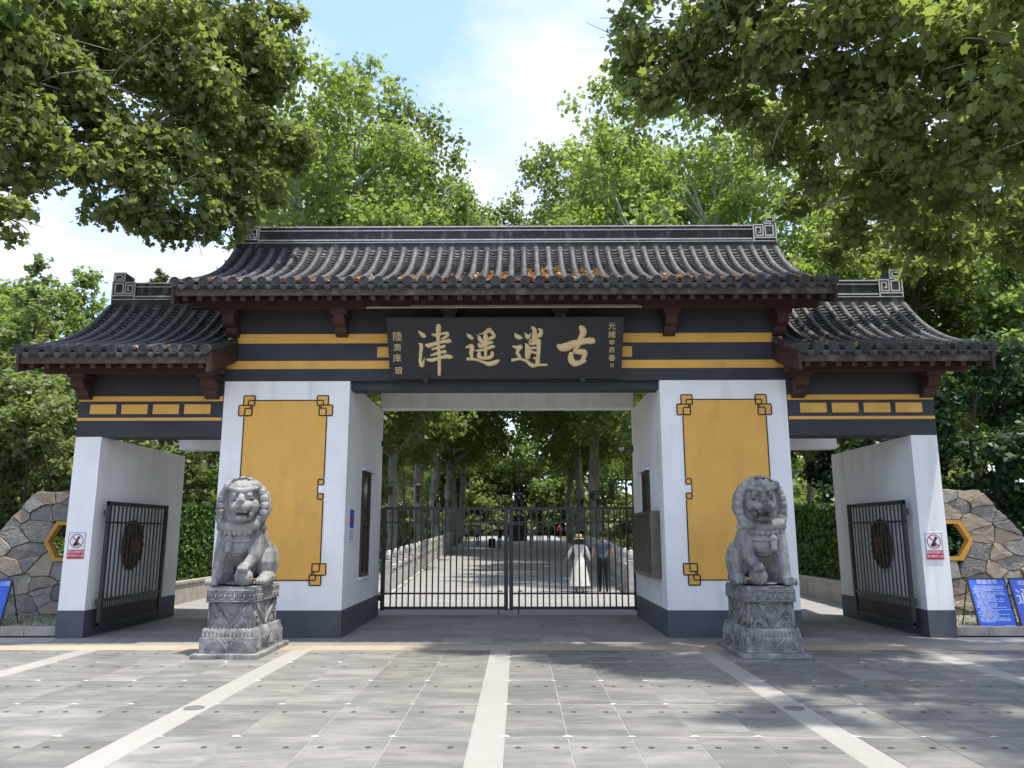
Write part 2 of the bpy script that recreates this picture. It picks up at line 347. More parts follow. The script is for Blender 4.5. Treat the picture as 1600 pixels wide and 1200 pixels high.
# dark band above the piers, opening beams, ceilings and rear lintels
for q in ((-B1 - .004, B1 + .004, YF - .004, YF + .5, 4.345, 5.95), (-B1, B1, YB - .4, YB, 4.85, 5.95), (-B1, -B1 + .3, YF + .5, YB - .4, 4.345, 5.95), (B1 - .3, B1, YF + .5, YB - .4, 4.345, 5.95)): gp('upper_wall', MB().box(*q), M['dark'])
gp('opening_beam', MB().box(-B2 + .002, B2 - .002, YF + .10, YF + .46, 4.205, 4.344), M['dark'])
gp('ceiling', MB().box(-B1 + .3, B1 - .3, YF + .5, YB - .4, 4.9, 4.95), M['white'])
gp('rear_lintel', MB().box(-B2 + .002, B2 - .002, YB - .4, YB - .004, 4.355, 4.849), M['white'])
for s in (-1, 1):
    x0, x1 = sorted((s * (B1 + .006), s * (A1 + .004)))
    gp('upper_wall', MB().box(x0, x1, YF - .004, YF + .5, 3.366, 4.78), M['dark']); gp('upper_wall', MB().box(x0, x1, YB - .4, YB, 3.8, 4.78), M['dark'])
    x0, x1 = sorted((s * (B1 + .002), s * (A2 - .002)))
    gp('rear_lintel', MB().box(x0, x1, YB - .36, YB - .006, 3.47, 3.799), M['white'])
    gp('ceiling', MB().box(x0, x1, YF + .5, YB - .4, 3.84, 3.9), M['white'])
    # gable wall between the two roof levels
# painted ochre stripes
fy = YF - .004
def stripe(x0, x1, z0, z1, pr=.006, m='yellow', parent=None, name='painted_stripe'):
    return gp(name, MB().box(x0, x1, fy - pr, fy + .02, z0, z1), M[m], parent=parent)
for s in (-1, 1):
    a, b = sorted((s * 1.9, s * 4.93)); stripe(a, b, 5.03, 5.20); stripe(a, b, 4.565, 4.71)
    a, b = sorted((s * 1.9, s * 2.26)); stripe(a, b, 4.77, 4.96)
    a, b = sorted((s * 4.95, s * 7.485)); stripe(a, b, 3.99, 4.08); stripe(a, b, 3.647, 3.70)
    for k in range(4):
        a, b = sorted((s * (5.16 + k * .553), s * (5.16 + k * .553 + .46))); stripe(a, b, 3.765, 3.935, name='painted_block')
# ochre panels with fret corners on the main piers
for s in (-1, 1):
    def X(a): return s * a
    panel = gp('ochre_panel', MB().box(*sorted((X(4.56), X(3.11))), YF - .006, YF + .01, .93, 4.0), M['yellow'])
    yb, ln, lm = MB(), MB(), MB()
    def rect(a0, a1, z0, z1, fill=True, pr=.010):
        x0, x1 = sorted((X(a0), X(a1))); t = .010
        if fill: part('corner_fret', MB().box(x0, x1, YF - pr, YF + .01, z0, z1), M['yellow'], panel)
        q = YF - pr - .003
        ln.box(x0, x1, q, YF - .001, z1 - t, z1 + t); ln.box(x0, x1, q, YF - .001, z0 - t, z0 + t)
        ln.box(x0 - t, x0 + t, q - .001, YF - .001, z0 + t, z1 - t); ln.box(x1 - t, x1 + t, q - .001, YF - .001, z0 + t, z1 - t)
    zt, zb = 4.0, .93
    for o, i, zs, z0 in ((1, 0, -1, zt), (0, 1, -1, zt), (1, 0, 1, zb), (0, 1, 1, zb)):
        # outer edge a=4.56 / inner edge a=3.11
        def A(d): return 4.56 - d if o else 3.11 + d
        def Zz(d): return z0 + zs * d
        def rr(a, b, c, d, **k): rect(A(a), A(b), min(Zz(c), Zz(d)), max(Zz(c), Zz(d)), **k)
        rr(-.02, .175, -.083, .084); rr(-.098, .135, .084, .27)
        rr(.068, .175, 0, .084, fill=False, pr=.014); rr(.01, .135, .14, .27, fill=False, pr=.014)
        x = X(A(.105)); ln.box(x - .009, x + .009, YF - .016, YF, min(Zz(.094), Zz(.13)), max(Zz(.094), Zz(.13)))
    for e in (1, 0):
        def A(d): return 4.56 - d if e else 3.11 + d
        x0, x1 = sorted((X(A(-.012)), X(A(.10)))); part('notch', MB().box(x0, x1, YF - .0105, YF + .01, 2.385, 2.515), M['white'], panel)
        for z0, z1 in ((2.525, 2.62), (2.28, 2.375)): rect(A(0), A(.098), z0, z1, fill=False, pr=.012)
        x = X(A(.10)); ln.box(x - .009, x + .009, YF - .0145, YF, 2.386, 2.514)
        x = X(A(0)); ln.box(x - .009, x + .009, YF - .012, YF, 2.64, 3.71); ln.box(x - .009, x + .009, YF - .012, YF, 1.22, 2.26)
    ln.box(*sorted((X(4.375), X(3.30))), YF - .0125, YF, zt - .009, zt + .009); ln.box(*sorted((X(4.375), X(3.30))), YF - .0125, YF, zb - .009, zb + .009)
    tag(part('outline', ln, M['line'], panel), kind='stuff')

# ---------------------------------------------------------------- roofs
SP = .2355
def smooth_prof(pts, n):
    ys = np.array([p[0] for p in pts]); zs = np.array([p[1] for p in pts])
    c = np.polyfit(ys - ys[0], zs, 4 if len(pts) > 5 else 3); t = np.linspace(ys[0], ys[-1], 200); z = np.polyval(c, t - ys[0])
    d = np.concatenate([[0], np.cumsum(np.hypot(np.diff(t), np.diff(z)))]); u = np.linspace(0, d[-1], n)
    return [(float(np.interp(q, d, t)), float(np.interp(q, d, z))) for q in u]
def offset_prof(P, h):
    out = []
    for i, (y, z) in enumerate(P):
        a, b = P[max(i - 1, 0)], P[min(i + 1, len(P) - 1)]; dy, dz = b[0] - a[0], b[1] - a[1]; L = math.hypot(dy, dz)
        out.append((y - dz / L * h, z + dy / L * h))
    return out
MIDY = 15.10
def build_roof(tagname, x0, x1, pts, zr, parent):
    """x0..x1 extent, pts eave->ridge front profile (pan surface)"""
    P = smooth_prof(pts, 15); mir = lambda q: [(2 * MIDY - y, z) for y, z in q]
    lowP = offset_prof(P, -.07)
    deck = MB()
    deck.prism([*P, *mir(P)[::-1], *mir(lowP), *lowP[::-1]], 'x', x0 + .02, x1 - .02)
    root = part(tagname, deck, M['pan'], parent)
    off = wloc(root); n = int(round((x1 - x0) / SP)); sp = (x1 - x0 - .12) / (n - 1); xc = [x0 + .06 + i * sp for i in range(n)]
    # barrel tile row (both slopes), one shared mesh, x = 0
    bt = MB(); Q = smooth_prof(pts, 13); C_ = offset_prof(Q, .030)
    rear = MB()
    for side in (1, 0):
        pth, rad = [], []
        for i in range(len(C_) - 1):
            (ya, za), (yb_, zb_) = C_[i], C_[i + 1]
            for t, r in ((0.0, .0655), (.08, .064), (.97, .0625)):
                y, z = ya + (yb_ - ya) * t, za + (zb_ - za) * t; y = y if side else 2 * MIDY - y
                pth.append((0, y, z)); rad.append(r)
        if side: bt.tube(pth, rad, 9)
        else:
            for x in xc: rear.tube([(x, p_[1], p_[2]) for p_ in pth[::3]], rad[::3], 6)
    bme = bt.mesh('tile_row', off, True); bme.materials.append(M['tile'])
    # pan course: overlapping curved plates
    pt = MB(); K = 27; Qp = smooth_prof(pts, K + 1); w = sp - .085
    for side in (1, 0):
        for i in range(K):
            (ya, za), (yb_, zb_) = Qp[i], Qp[i + 1]; rows_ = []
            for (y, z, h) in ((ya - .012, za, .034), (yb_, zb_, .004)):
                rows_.append([(w * (q / 4 - .5), (y if side else 2 * MIDY - y), z + h + .03 * (abs(q / 2 - 1)) ** 2) for q in range(5)])
            low = [(v[0], v[1], v[2] - .014) for v in rows_[0]]
            if side: pt.add(low + rows_[0] + rows_[1], [(k, k + 1, k + 6, k + 5) for k in range(4)] + [(k + 5, k + 6, k + 11, k + 10) for k in range(4)])
            else:
                for x in xc[:-1]: rear.add([(v[0] + x + sp / 2, v[1], v[2]) for v in rows_[0] + rows_[1]], [(k, k + 1, k + 6, k + 5) for k in range(4)])
    pme = pt.mesh('pan_tile_course', off); pme.materials.append(M['pan'])
    tag(part('rear_slope_tiles', rear, M['pan'], root), kind='stuff')
    ye, ze = C_[0]
    em = MB(); em.lathe([(.070, .06), (.082, .055), (.084, .0), (.080, -.014), (.068, -.014), (.062, .004), (.048, .004), (.044, -.010), (.034, -.010), (.029, .004), (.017, .004), (.012, -.012), (.002, -.013)], (0, ye - .045, ze), 18, axis='y')
    eme = em.mesh('round_end_tile', off); eme.materials.append(M['tile'])
    yp, zp = Qp[0]
    dm = MB(); pr = [(-.078, .0), (-.05, -.012), (0, -.02), (.05, -.012), (.078, .0), (.074, -.045), (.048, -.078), (0, -.115), (-.048, -.078), (-.074, -.045)]
    dm.prism([(a, zp + b) for a, b in pr], 'y', yp - .045, yp - .028); dm.prism([(a * .7, zp + b * .7 - .004) for a, b in pr], 'y', yp - .052, yp - .045)
    dme = dm.mesh('drip_tile', off); dme.materials.append(M['tile'])
    rf = MB(); Rr = [(y + (-.0 if i else .05), z) for i, (y, z) in enumerate(offset_prof(smooth_prof(pts, 6)[:4], -.215))]
    rp = offset_prof(Rr, -.045); ru = offset_prof(Rr, .045); rf.prism([*ru, *rp[::-1]], 'x', -.04, .04)
    rme = rf.mesh('rafter', off); rme.materials.append(M['wood'])
    for i, x in enumerate(xc):
        put('tile_row', bme, None, root, (x + random.uniform(-.006, .006), 0, random.uniform(-.006, .006)), random.uniform(-.004, .004)); put('round_end_tile', eme, None, root, (x, 0, 0))
        if i < n - 1:
            put('pan_tile_course', pme, None, root, (x + sp / 2, 0, random.uniform(-.003, .003))); put('drip_tile', dme, None, root, (x + sp / 2, 0, random.uniform(-.006, .004)))
            put('rafter', rme, None, root, (x + sp / 2, 0, 0))
    ey, ez = P[0]
    part('fascia_board', MB().box(x0 + .02, x1 - .02, ey + .03, ey + .075, ez - .185, ez - .072), M['fascia'], root)
    part('purlin', MB().box(x0 + .04, x1 - .04, 12.95, 13.08, ez - .205, ez + .03), M['wood'], root)
    for x in (x0, x1 - .05):
        q = smooth_prof(pts, 12); full = q + mir(q)[::-1][1:]
        up = [(y, z - .015) for y, z in full]; lo = [(y, z - .34 + .02 * i / len(full)) for i, (y, z) in enumerate(full)]
        part('barge_board', MB().prism([*up, *lo[::-1]], 'x', x, x + .05), M['wood'], root)
    # leaf litter lying in the valleys by the eave
    rng = np.random.default_rng(int(abs(x0) * 100)); lm = MB(); tl = []
    wgt = 1.0 if x1 - x0 > 6 else .25
    for i in range(n - 1):
        xv = xc[i] + sp / 2; ctr = 1 - min(1, abs(xv - 1.0) / 5.5); k = int(rng.poisson((14 + 46 * ctr) * wgt * rng.choice((.3, 1, 1.8))))
        for _ in range(k):
            t = rng.random() ** 1.7 * (.6 + 1.3 * ctr); y = pts[0][0] + .0 + t; z = float(np.interp(y, [p[0] for p in P], [p[1] for p in P])) + .055 + rng.random() * .04
            a = rng.random() * 6.3; sgn = .022 + .035 * rng.random(); u = Vector((math.cos(a), math.sin(a), rng.normal() * .5)) * sgn; v = Vector((-math.sin(a), math.cos(a), .4 + rng.normal() * .5)) * sgn * .7
            c = Vector((xv + rng.normal() * .035, y, z)); lm.add([c - u, c - v, c + u, c + v], [(0, 1, 2, 3)]); tl += [rng.random()] * 4
    lo_ = part('leaf_litter', lm, M['litter'], root); tag(lo_, kind='stuff')
    at = lo_.data.attributes.new('tint', 'FLOAT', 'POINT'); at.data.foreach_set('value', tl)
    return root
def build_ridge(x0, x1, zb, zt, ornaments, parent):
    """zb base (tiles stop), zt top; trims at zt-.03 and zt-.28"""
    r = part('ridge', MB().box(x0, x1, MIDY - .15, MIDY + .15, zb - .3, zt - .05).box(x0, x1, MIDY - .17, MIDY + .17, zt - .05, zt).box(x0 - .02, x1 + .02, MIDY - .235, MIDY + .235, zb - .3, zt - .345), M['ridge'], parent)
    t = MB()
    for z0, z1, o in ((zt - .012, zt + .012, .185), (zt - .082, zt - .058, .165), (zt - .292, zt - .266, .185), (zt - .362, zt - .347, .245)):
        for q in (-1, 1): part('ridge_trim', MB().box(x0 + .005, x1 - .005, *sorted((MIDY + q * o, MIDY + q * (o - .03))), z0, z1), M['trim'], r)
    for xo, sgn in ornaments:      # xo outer end, sgn +1 when the ornament grows towards +x from its outer end
        o = MB(); w = MB(); z0 = zt - .345
        def bx(mb_, a0, a1, z0_, z1_, yo): mb_.box(*sorted((xo + sgn * a0, xo + sgn * a1)), MIDY - yo, MIDY + yo, z0_, z1_)
        bx(o, 0, .45, z0, z0 + .37, .19); bx(o, .012, .235, z0 + .37, z0 + .565, .19)
        def pl(pts, th=.0125):
            for (a, b), (c, d) in zip(pts[:-1], pts[1:]):
                
                for q in (-1, 1): w.box(*sorted((xo + sgn * (min(a, c) - th), xo + sgn * (max(a, c) + th))), *sorted((MIDY + q * (.196 + .0006 * (a != c)), MIDY + q * .185)), z0 + min(b, d) - th, z0 + max(b, d) + th)
        pl([(.0, .0), (.0, .37), (.02, .555), (.225, .555), (.225, .385), (.06, .385), (.045, .40), (.045, .51), (.18, .51), (.18, .43), (.10, .43)][2:])
        pl([(.0, .0), (.0, .37)]); pl([(.45, .0), (.45, .355), (.26, .355), (.26, .13), (.405, .13), (.405, .30), (.31, .30), (.31, .19), (.35, .19)])
        pl([(.0, .085), (.45, .085)]); pl([(.055, .13), (.055, .335), (.215, .335), (.215, .13), (.055, .13)]); pl([(.0, .37), (.012, .37), (.012, .555)])
        oo = part('ridge_ornament', o, M['ridge'], r); tag(part('ornament_scroll', w, M['trim'], r), kind='stuff')
    return r
main_pts = [(12.27, 5.735), (12.45, 5.79), (13.01, 6.00), (13.67, 6.30), (14.35, 6.74), (14.72, 7.08), (14.88, 7.28)]
wing_pts = [(12.27, 4.60), (12.64, 4.73), (13.275, 4.945), (13.88, 5.26), (14.45, 5.68), (14.72, 5.93), (14.88, 6.10)]
build_roof('main_roof', -5.45, 5.45, main_pts, 7.29, gate)
build_ridge(-5.40, 5.40, 7.27, 7.80, ((-5.44, 1), (5.44, -1)), gate)
build_roof('left_wing_roof', -7.88, -4.74, wing_pts, 6.1, gate)
build_ridge(-7.82, -5.0, 6.12, 6.63, ((-7.86, 1),), gate)
build_roof('right_wing_roof', 4.74, 7.88, wing_pts, 6.1, gate)
build_ridge(5.0, 7.82, 6.12, 6.63, ((7.86, -1),), gate)
for s in (-1, 1):
    q = smooth_prof(main_pts, 10); q = [p for p in q if p[0] > YF]; fl = [(y, z - .09) for y, z in q] + [(2 * MIDY - y, z - .09) for y, z in q[::-1]]
    a, b = sorted((s * (B1 - .2), s * (B1 - .002))); gp('gable_wall', MB().prism([(YF + .01, 5.951), *fl, (2 * MIDY - YF - .01, 5.951)], 'x', a, b), M['dark'])
    q = smooth_prof(wing_pts, 10); q = [p for p in q if p[0] > YF]; fl = [(y, z - .09) for y, z in q] + [(2 * MIDY - y, z - .09) for y, z in q[::-1]]
    a, b = sorted((s * (A1 - .2), s * (A1 - .002))); gp('gable_wall', MB().prism([(YF + .01, 4.781), *fl, (2 * MIDY - YF - .01, 4.781)], 'x', a, b), M['dark'])
# corbels carrying the eaves
def corbel(x, dz, w=.10):
    pr = [(13.50, 5.20), (13.40, 5.205), (13.34, 5.25), (13.31, 5.31), (13.30, 5.335), (13.23, 5.345), (13.17, 5.38), (13.135, 5.46), (13.13, 5.53)]
    c = gp('corbel', MB().prism([(y, z + dz - .02) for y, z in pr] + [(13.50, 5.51 + dz)], 'x', x - w, x + w), M['wood'])
    part('corbel_cap', MB().prism([(13.52, 5.512 + dz), (13.12, 5.512 + dz), (13.04, 5.575 + dz), (13.52, 5.575 + dz)], 'x', x - w - .045, x + w + .045), M['wood'], c)
for k in range(6): corbel(-4.82 + k * 1.934, -.045)
for s in (-1, 1): corbel(s * 5.12, -1.16, .11); corbel(s * 7.36, -1.16, .11)
gp('eave_conduit', MB().tube([(-2.35, 12.86, 5.50), (2.35, 12.86, 5.50)], .016, 8), M['concrete']); gp('eave_conduit', MB().tube([(-1.6, 12.88, 5.535), (2.3, 12.88, 5.535)], .010, 8), M['concrete'])
# guard windows, louvre cage, poster, camera arms
for s in (-1, 1):
    x = s * B2
    wn_ = gp('guard_window', MB().box(*sorted((x - s * .004, x + s * .05)), 14.88, 15.62, .93, 2.86), M['glass'])
    fm = MB()
    for y0, y1, z0, z1 in ((14.86, 14.93, .91, 2.88), (15.57, 15.64, .91, 2.88), (14.93, 15.57, .91, .98), (14.93, 15.57, 2.81, 2.88), (14.93, 15.57, 1.86, 1.93), (15.22, 15.27, .98, 1.86)):
        fm.box(*sorted((x - s * .035, x + s * .01)), y0, y1, z0, z1)
    tag(part('frame', fm, M['wframe'], wn_), kind='stuff')
    part('sill', MB().box(*sorted((x - s * .06, x + s * .01)), 14.82, 15.98, .86, .905), M['white'], wn_)
    part('reveal', MB().box(*sorted((x - s * .02, x + s * .01)), 15.65, 15.95, .91, 2.86), M['white'], wn_)
    part('hood', MB().box(*sorted((x - s * .07, x + s * .01)), 14.84, 16.0, 2.885, 2.91), M['white'], wn_)

# ================================================================ name plaque with raised gilt characters
PT, PBt = Vector((.02, 12.95, 5.335)), Vector((.02, 13.37, 4.365))      # top and bottom edge midpoints of the board face
_pv = (PBt - PT); PH = _pv.length; _pv.normalize(); PN = Vector((0, _pv.z, -_pv.y)); PN = PN if PN.y < 0 else -PN
PWT, PWB = 2.033, 2.005
def ppt(px, py, h=0.0):
    """photo pixel on the plaque -> point on the board face (the board is the flat thing the writing sits on)"""
    v = (py - 497.2) / 93.2; l = 604.7 + 6.9 * v; r = 973.5 - 4.5 * v; u = (px - l) / (r - l) * 2 - 1
    return PT + _pv * (v * PH) + Vector((u * (PWT + (PWB - PWT) * v), 0, 0)) + PN * h
plaque = thing('name_plaque', tuple(PBt), 'long black lacquered name board with four gilt calligraphy characters, under the main eave', 'plaque')
mb = MB()
c = [PT + Vector((-PWT, 0, 0)), PT + Vector((PWT, 0, 0)), PBt + Vector((PWB, 0, 0)), PBt + Vector((-PWB, 0, 0))]
mb.add(c + [q - PN * .09 for q in c], [(0, 3, 2, 1), (4, 5, 6, 7), (0, 1, 5, 4), (1, 2, 6, 5), (2, 3, 7, 6), (3, 0, 4, 7)])
part('board', mb, M['plaque'], plaque)
mb = MB()
for a, b in ((c[0], c[1]), (c[3], c[2])): mb.tube([a + PN * .002, b + PN * .002], .012, 6)
for a, b in ((c[0], c[3]), (c[1], c[2])): mb.tube([a, b], .011, 6)
tag(part('board_edge', mb, M['dark'], plaque), kind='stuff')
ZA, ZB, ZC = (645, 500, 13.045), (720, 500, 11.43), (860, 500, 13.04)
CH = [
 (ZA, [[(122, 225, 18), (170, 265, 70), (225, 315, 100), (250, 330, 70)], [(118, 475, 14), (180, 505, 78), (170, 680, 72), (162, 830, 68), (195, 915, 95), (225, 860, 50), (246, 765, 14)],
       [(530, 120, 95), (530, 160, 118), (525, 300, 90), (520, 420, 70), (545, 700, 70), (552, 950, 74), (550, 1105, 66)],
       [(400, 285, 34), (460, 305, 66), (560, 285, 52), (690, 265, 66), (715, 300, 74), (670, 345, 60), (580, 380, 26)],
       [(275, 500, 46), (330, 515, 96), (470, 475, 82), (620, 435, 74), (740, 425, 96), (765, 430, 70)], [(405, 590, 44), (520, 560, 62), (650, 530, 72)],
       [(375, 715, 36), (480, 680, 66), (580, 650, 64), (665, 640, 82)], [(300, 795, 44), (400, 810, 84), (540, 770, 62), (690, 735, 92), (770, 745, 92), (815, 750, 36)]]),
 (ZB, [[(118, 250, 26), (160, 290, 72), (205, 325, 56)], [(105, 485, 40), (190, 455, 74), (205, 520, 92), (190, 580, 80), (205, 650, 58)],
       [(130, 690, 62), (270, 700, 48), (400, 745, 52), (510, 780, 88), (620, 755, 92), (670, 725, 60)],
       [(285, 275, 10), (400, 235, 30), (500, 190, 96), (530, 160, 46)], [(540, 200, 60), (590, 260, 62), (585, 300, 70), (500, 340, 60)], [(325, 300, 50), (350, 350, 80), (420, 420, 74)],
       [(440, 250, 60), (450, 330, 90), (470, 420, 80)], [(325, 430, 52), (360, 465, 74), (470, 420, 72), (560, 395, 54)], [(280, 540, 36), (400, 530, 54), (560, 475, 62), (590, 470, 56)],
       [(455, 470, 60), (450, 560, 56), (445, 660, 60)], [(335, 580, 56), (335, 650, 76), (430, 680, 56), (550, 650, 78), (565, 580, 64)]]),
 (ZB, [[(968, 235, 20), (1000, 290, 84), (1060, 315, 76), (1095, 320, 26)], [(940, 470, 40), (1010, 490, 66), (1075, 475, 72), (1010, 570, 62), (1045, 640, 66), (1060, 680, 50)],
       [(930, 712, 66), (1060, 695, 46), (1180, 735, 56), (1280, 810, 78), (1400, 800, 52), (1535, 798, 38)],
       [(1275, 140, 54), (1315, 180, 78), (1315, 270, 92), (1310, 370, 84)], [(1390, 165, 36), (1430, 200, 74), (1415, 265, 92), (1350, 300, 70)], [(1140, 230, 14), (1175, 280, 70), (1205, 310, 74), (1255, 235, 12)],
       [(1205, 400, 14), (1280, 345, 40), (1380, 360, 56)], [(1160, 425, 30), (1190, 480, 88), (1200, 580, 112), (1195, 660, 104)], [(1240, 420, 56), (1320, 415, 70), (1395, 375, 80)],
       [(1390, 380, 86), (1390, 540, 74), (1380, 680, 74), (1370, 765, 86)], [(1240, 500, 56), (1360, 495, 44)], [(1240, 560, 60), (1350, 590, 46)], [(1310, 680, 46), (1370, 690, 60)]]),
 (ZC, [[(165, 530, 96), (230, 560, 168), (340, 545, 188), (480, 480, 150), (620, 460, 118), (740, 430, 138), (850, 430, 142)],
       [(610, 155, 96), (640, 190, 142), (665, 260, 138), (610, 380, 116), (560, 500, 120), (490, 640, 84)],
       [(420, 690, 100), (415, 790, 136), (470, 880, 140), (560, 880, 120), (690, 830, 96)], [(490, 660, 70), (580, 650, 118), (680, 660, 130), (690, 730, 110), (650, 810, 90)]])]
MB.flatk = .42
for (ox, oy, k), strokes in CH:
    mb = MB()
    for st in strokes:
        pts, rad = [], []
        P_ = [Vector((a, b, w)) for a, b, w in st]
        for i in range(len(P_) - 1):          # Catmull-Rom through the brush points
            p0, p1, p2, p3 = P_[max(i - 1, 0)], P_[i], P_[i + 1], P_[min(i + 2, len(P_) - 1)]
            for t in np.linspace(0, 1, 7)[:-1 if i < len(P_) - 2 else None]:
                t = float(t); q = .5 * ((2 * p1) + (p2 - p0) * t + (2 * p0 - 5 * p1 + 4 * p2 - p3) * t * t + (3 * p1 - p0 - 3 * p2 + p3) * t ** 3)
                pts.append(ppt(ox + q.x / k, oy + q.y / k, .004)); rad.append(max(q.z, 8) / k / 2 * .01102)
        d0, d1 = (pts[0] - pts[1]).normalized(), (pts[-1] - pts[-2]).normalized()
        pts = [pts[0] + d0 * rad[0] * .85, pts[0] + d0 * rad[0] * .5] + pts + [pts[-1] + d1 * rad[-1] * .5, pts[-1] + d1 * rad[-1] * .85]; rad = [rad[0] * .35, rad[0] * .82] + rad + [rad[-1] * .82, rad[-1] * .35]
        mb.tube(pts, rad, 10, flat=PN)
    part('character', mb, M['gold'], plaque, True)
MB.flatk = 1
def text_mesh(body, size, ext=.002, sp=1.0):
    cu = bpy.data.curves.new('t', 'FONT'); cu.body = body; cu.size = size; cu.extrude = ext; cu.align_x = 'CENTER'; cu.align_y = 'CENTER'; cu.resolution_u = 3; cu.space_character = sp
    o = bpy.data.objects.new('t', cu); col.objects.link(o); dg = bpy.context.evaluated_depsgraph_get(); dg.update()
    me = bpy.data.meshes.new_from_object(o.evaluated_get(dg)); bpy.data.objects.remove(o); return me
def put_text(name, body, size, P, xdir, up, m, parent, ext=.002, sp=1.0):
    me = text_mesh(body, size, ext, sp); xd, ud = Vector(xdir).normalized(), Vector(up).normalized(); nd = xd.cross(ud); off = wloc(parent)
    T = Matrix(((xd.x, ud.x, nd.x, P[0] - off.x), (xd.y, ud.y, nd.y, P[1] - off.y), (xd.z, ud.z, nd.z, P[2] - off.z), (0, 0, 0, 1)))
    me.transform(T); me.materials.clear(); me.materials.append(m); return put(name, me, None, parent)
for ch, py, sz in (('光', 511, 1.0), ('緒', 524, .95), ('甲', 536.5, .8), ('辰', 547.5, .8), ('春', 560, .92), ('日', 571.5, .55)):
    put_text('inscription', ch, .135 * sz, ppt(955.5, py, .004), (1, 0, 0), -_pv, M['gold'], plaque, .004)
for ch, py, sz in (('陸', 526, 1.25), ('潤', 543, 1.0), ('庠', 559.5, 1.15)):
    put_text('inscription', ch, .135 * sz, ppt(621.5, py, .004), (1, 0, 0), -_pv, M['gold'], plaque, .004)
mb = MB(); p0 = ppt(624, 578, .004)
def seal(a, b, c_, d): mb.add([p0 + Vector((x, 0, 0)) - _pv * z + PN * h for h in (0, .006) for x, z in ((a, b), (c_, b), (c_, d), (a, d))], [(4, 5, 6, 7), (0, 1, 5, 4), (1, 2, 6, 5), (2, 3, 7, 6), (3, 0, 4, 7)])
for a, b, c_, d in ((-.055, -.055, .055, -.043), (-.055, .043, .055, .055), (-.055, -.043, -.043, .043), (.043, -.043, .055, .043), (-.03, .018, .03, .03), (-.006, -.03, .006, .018), (-.035, -.03, -.02, .005), (.02, -.03, .035, .005)): seal(a, b, c_, d)
tag(part('seal', mb, M['gold'], plaque), kind='stuff')
for px, side in ((667, 'left'), (910, 'right')):
    q = ppt(px, 591.5, .0); mb = MB(); mb.lathe([(.02, -.03), (.045, -.03), (.05, .02), (.03, .05)], (q.x, q.y - .06, q.z - .03), 12, axis='y'); mb.tube([(q.x, q.y - .02, q.z - .03), (q.x, YF, q.z - .03)], .012, 6)
    tag(part('floodlight', mb, M['black']), 'small round black floodlight under the %s half of the name board' % side, 'floodlight', 'floodlights under the name board')

# ================================================================ iron gates
_bar = {}
def bar(name, parent, x, y, z0, z1, r=.015, rx=None):
    rx = rx or r; k = round(z1 - z0, 3), r, rx
    if k not in _bar: _bar[k] = MB().box(-rx, rx, -r, r, 0, z1 - z0, bev=.003).mesh('bar'); _bar[k].materials.append(M['iron'])
    o = wloc(parent); return put(name, _bar[k], None, parent, (x - o.x, y - o.y, z0 - o.z))
GY = 17.14
for x0, x1, side in ((-2.70, .015, 'left'), (.04, 2.78, 'right')):
    g = thing('iron_gate_leaf', ((x0 + x1) / 2, GY, 0), '%s closed leaf of the black barred iron gate in the main opening' % side, 'gate', 'leaves of the main iron gate')
    for z0, z1, t in ((2.205, 2.265, .028), (1.92, 1.955, .018), (.43, .465, .018), (.12, .18, .028)):
        part('rail', MB().box(x0, x1, GY - t, GY + t, z0, z1), M['iron'], g)
    for a in (x0, x1 - .085): part('stile', MB().box(a, a + .085, GY - .032, GY + .032, .10, 2.268), M['iron'], g)
    n = 19
    for i in range(n): bar('bar', g, x0 + .085 + (i + 1) * (x1 - x0 - .17) / (n + 1), GY, .178, 2.207)
    a = x0 if side == 'left' else x1
    for z in (.3, 1.2, 2.1): part('hinge', MB().lathe([(.03, 0), (.03, .12)], (a + (-.02 if side == 'left' else .02), GY, z), 8), M['iron'], g)
    cx_ = x1 - .2 if side == 'left' else x0 + .2
    part('drop_bolt', MB().tube([(cx_, GY - .05, .02), (cx_, GY - .05, .5)], .012, 6).tube([(cx_, GY - .05, .5), (cx_ + .08, GY - .05, .5)], .012, 6), M['iron'], g)
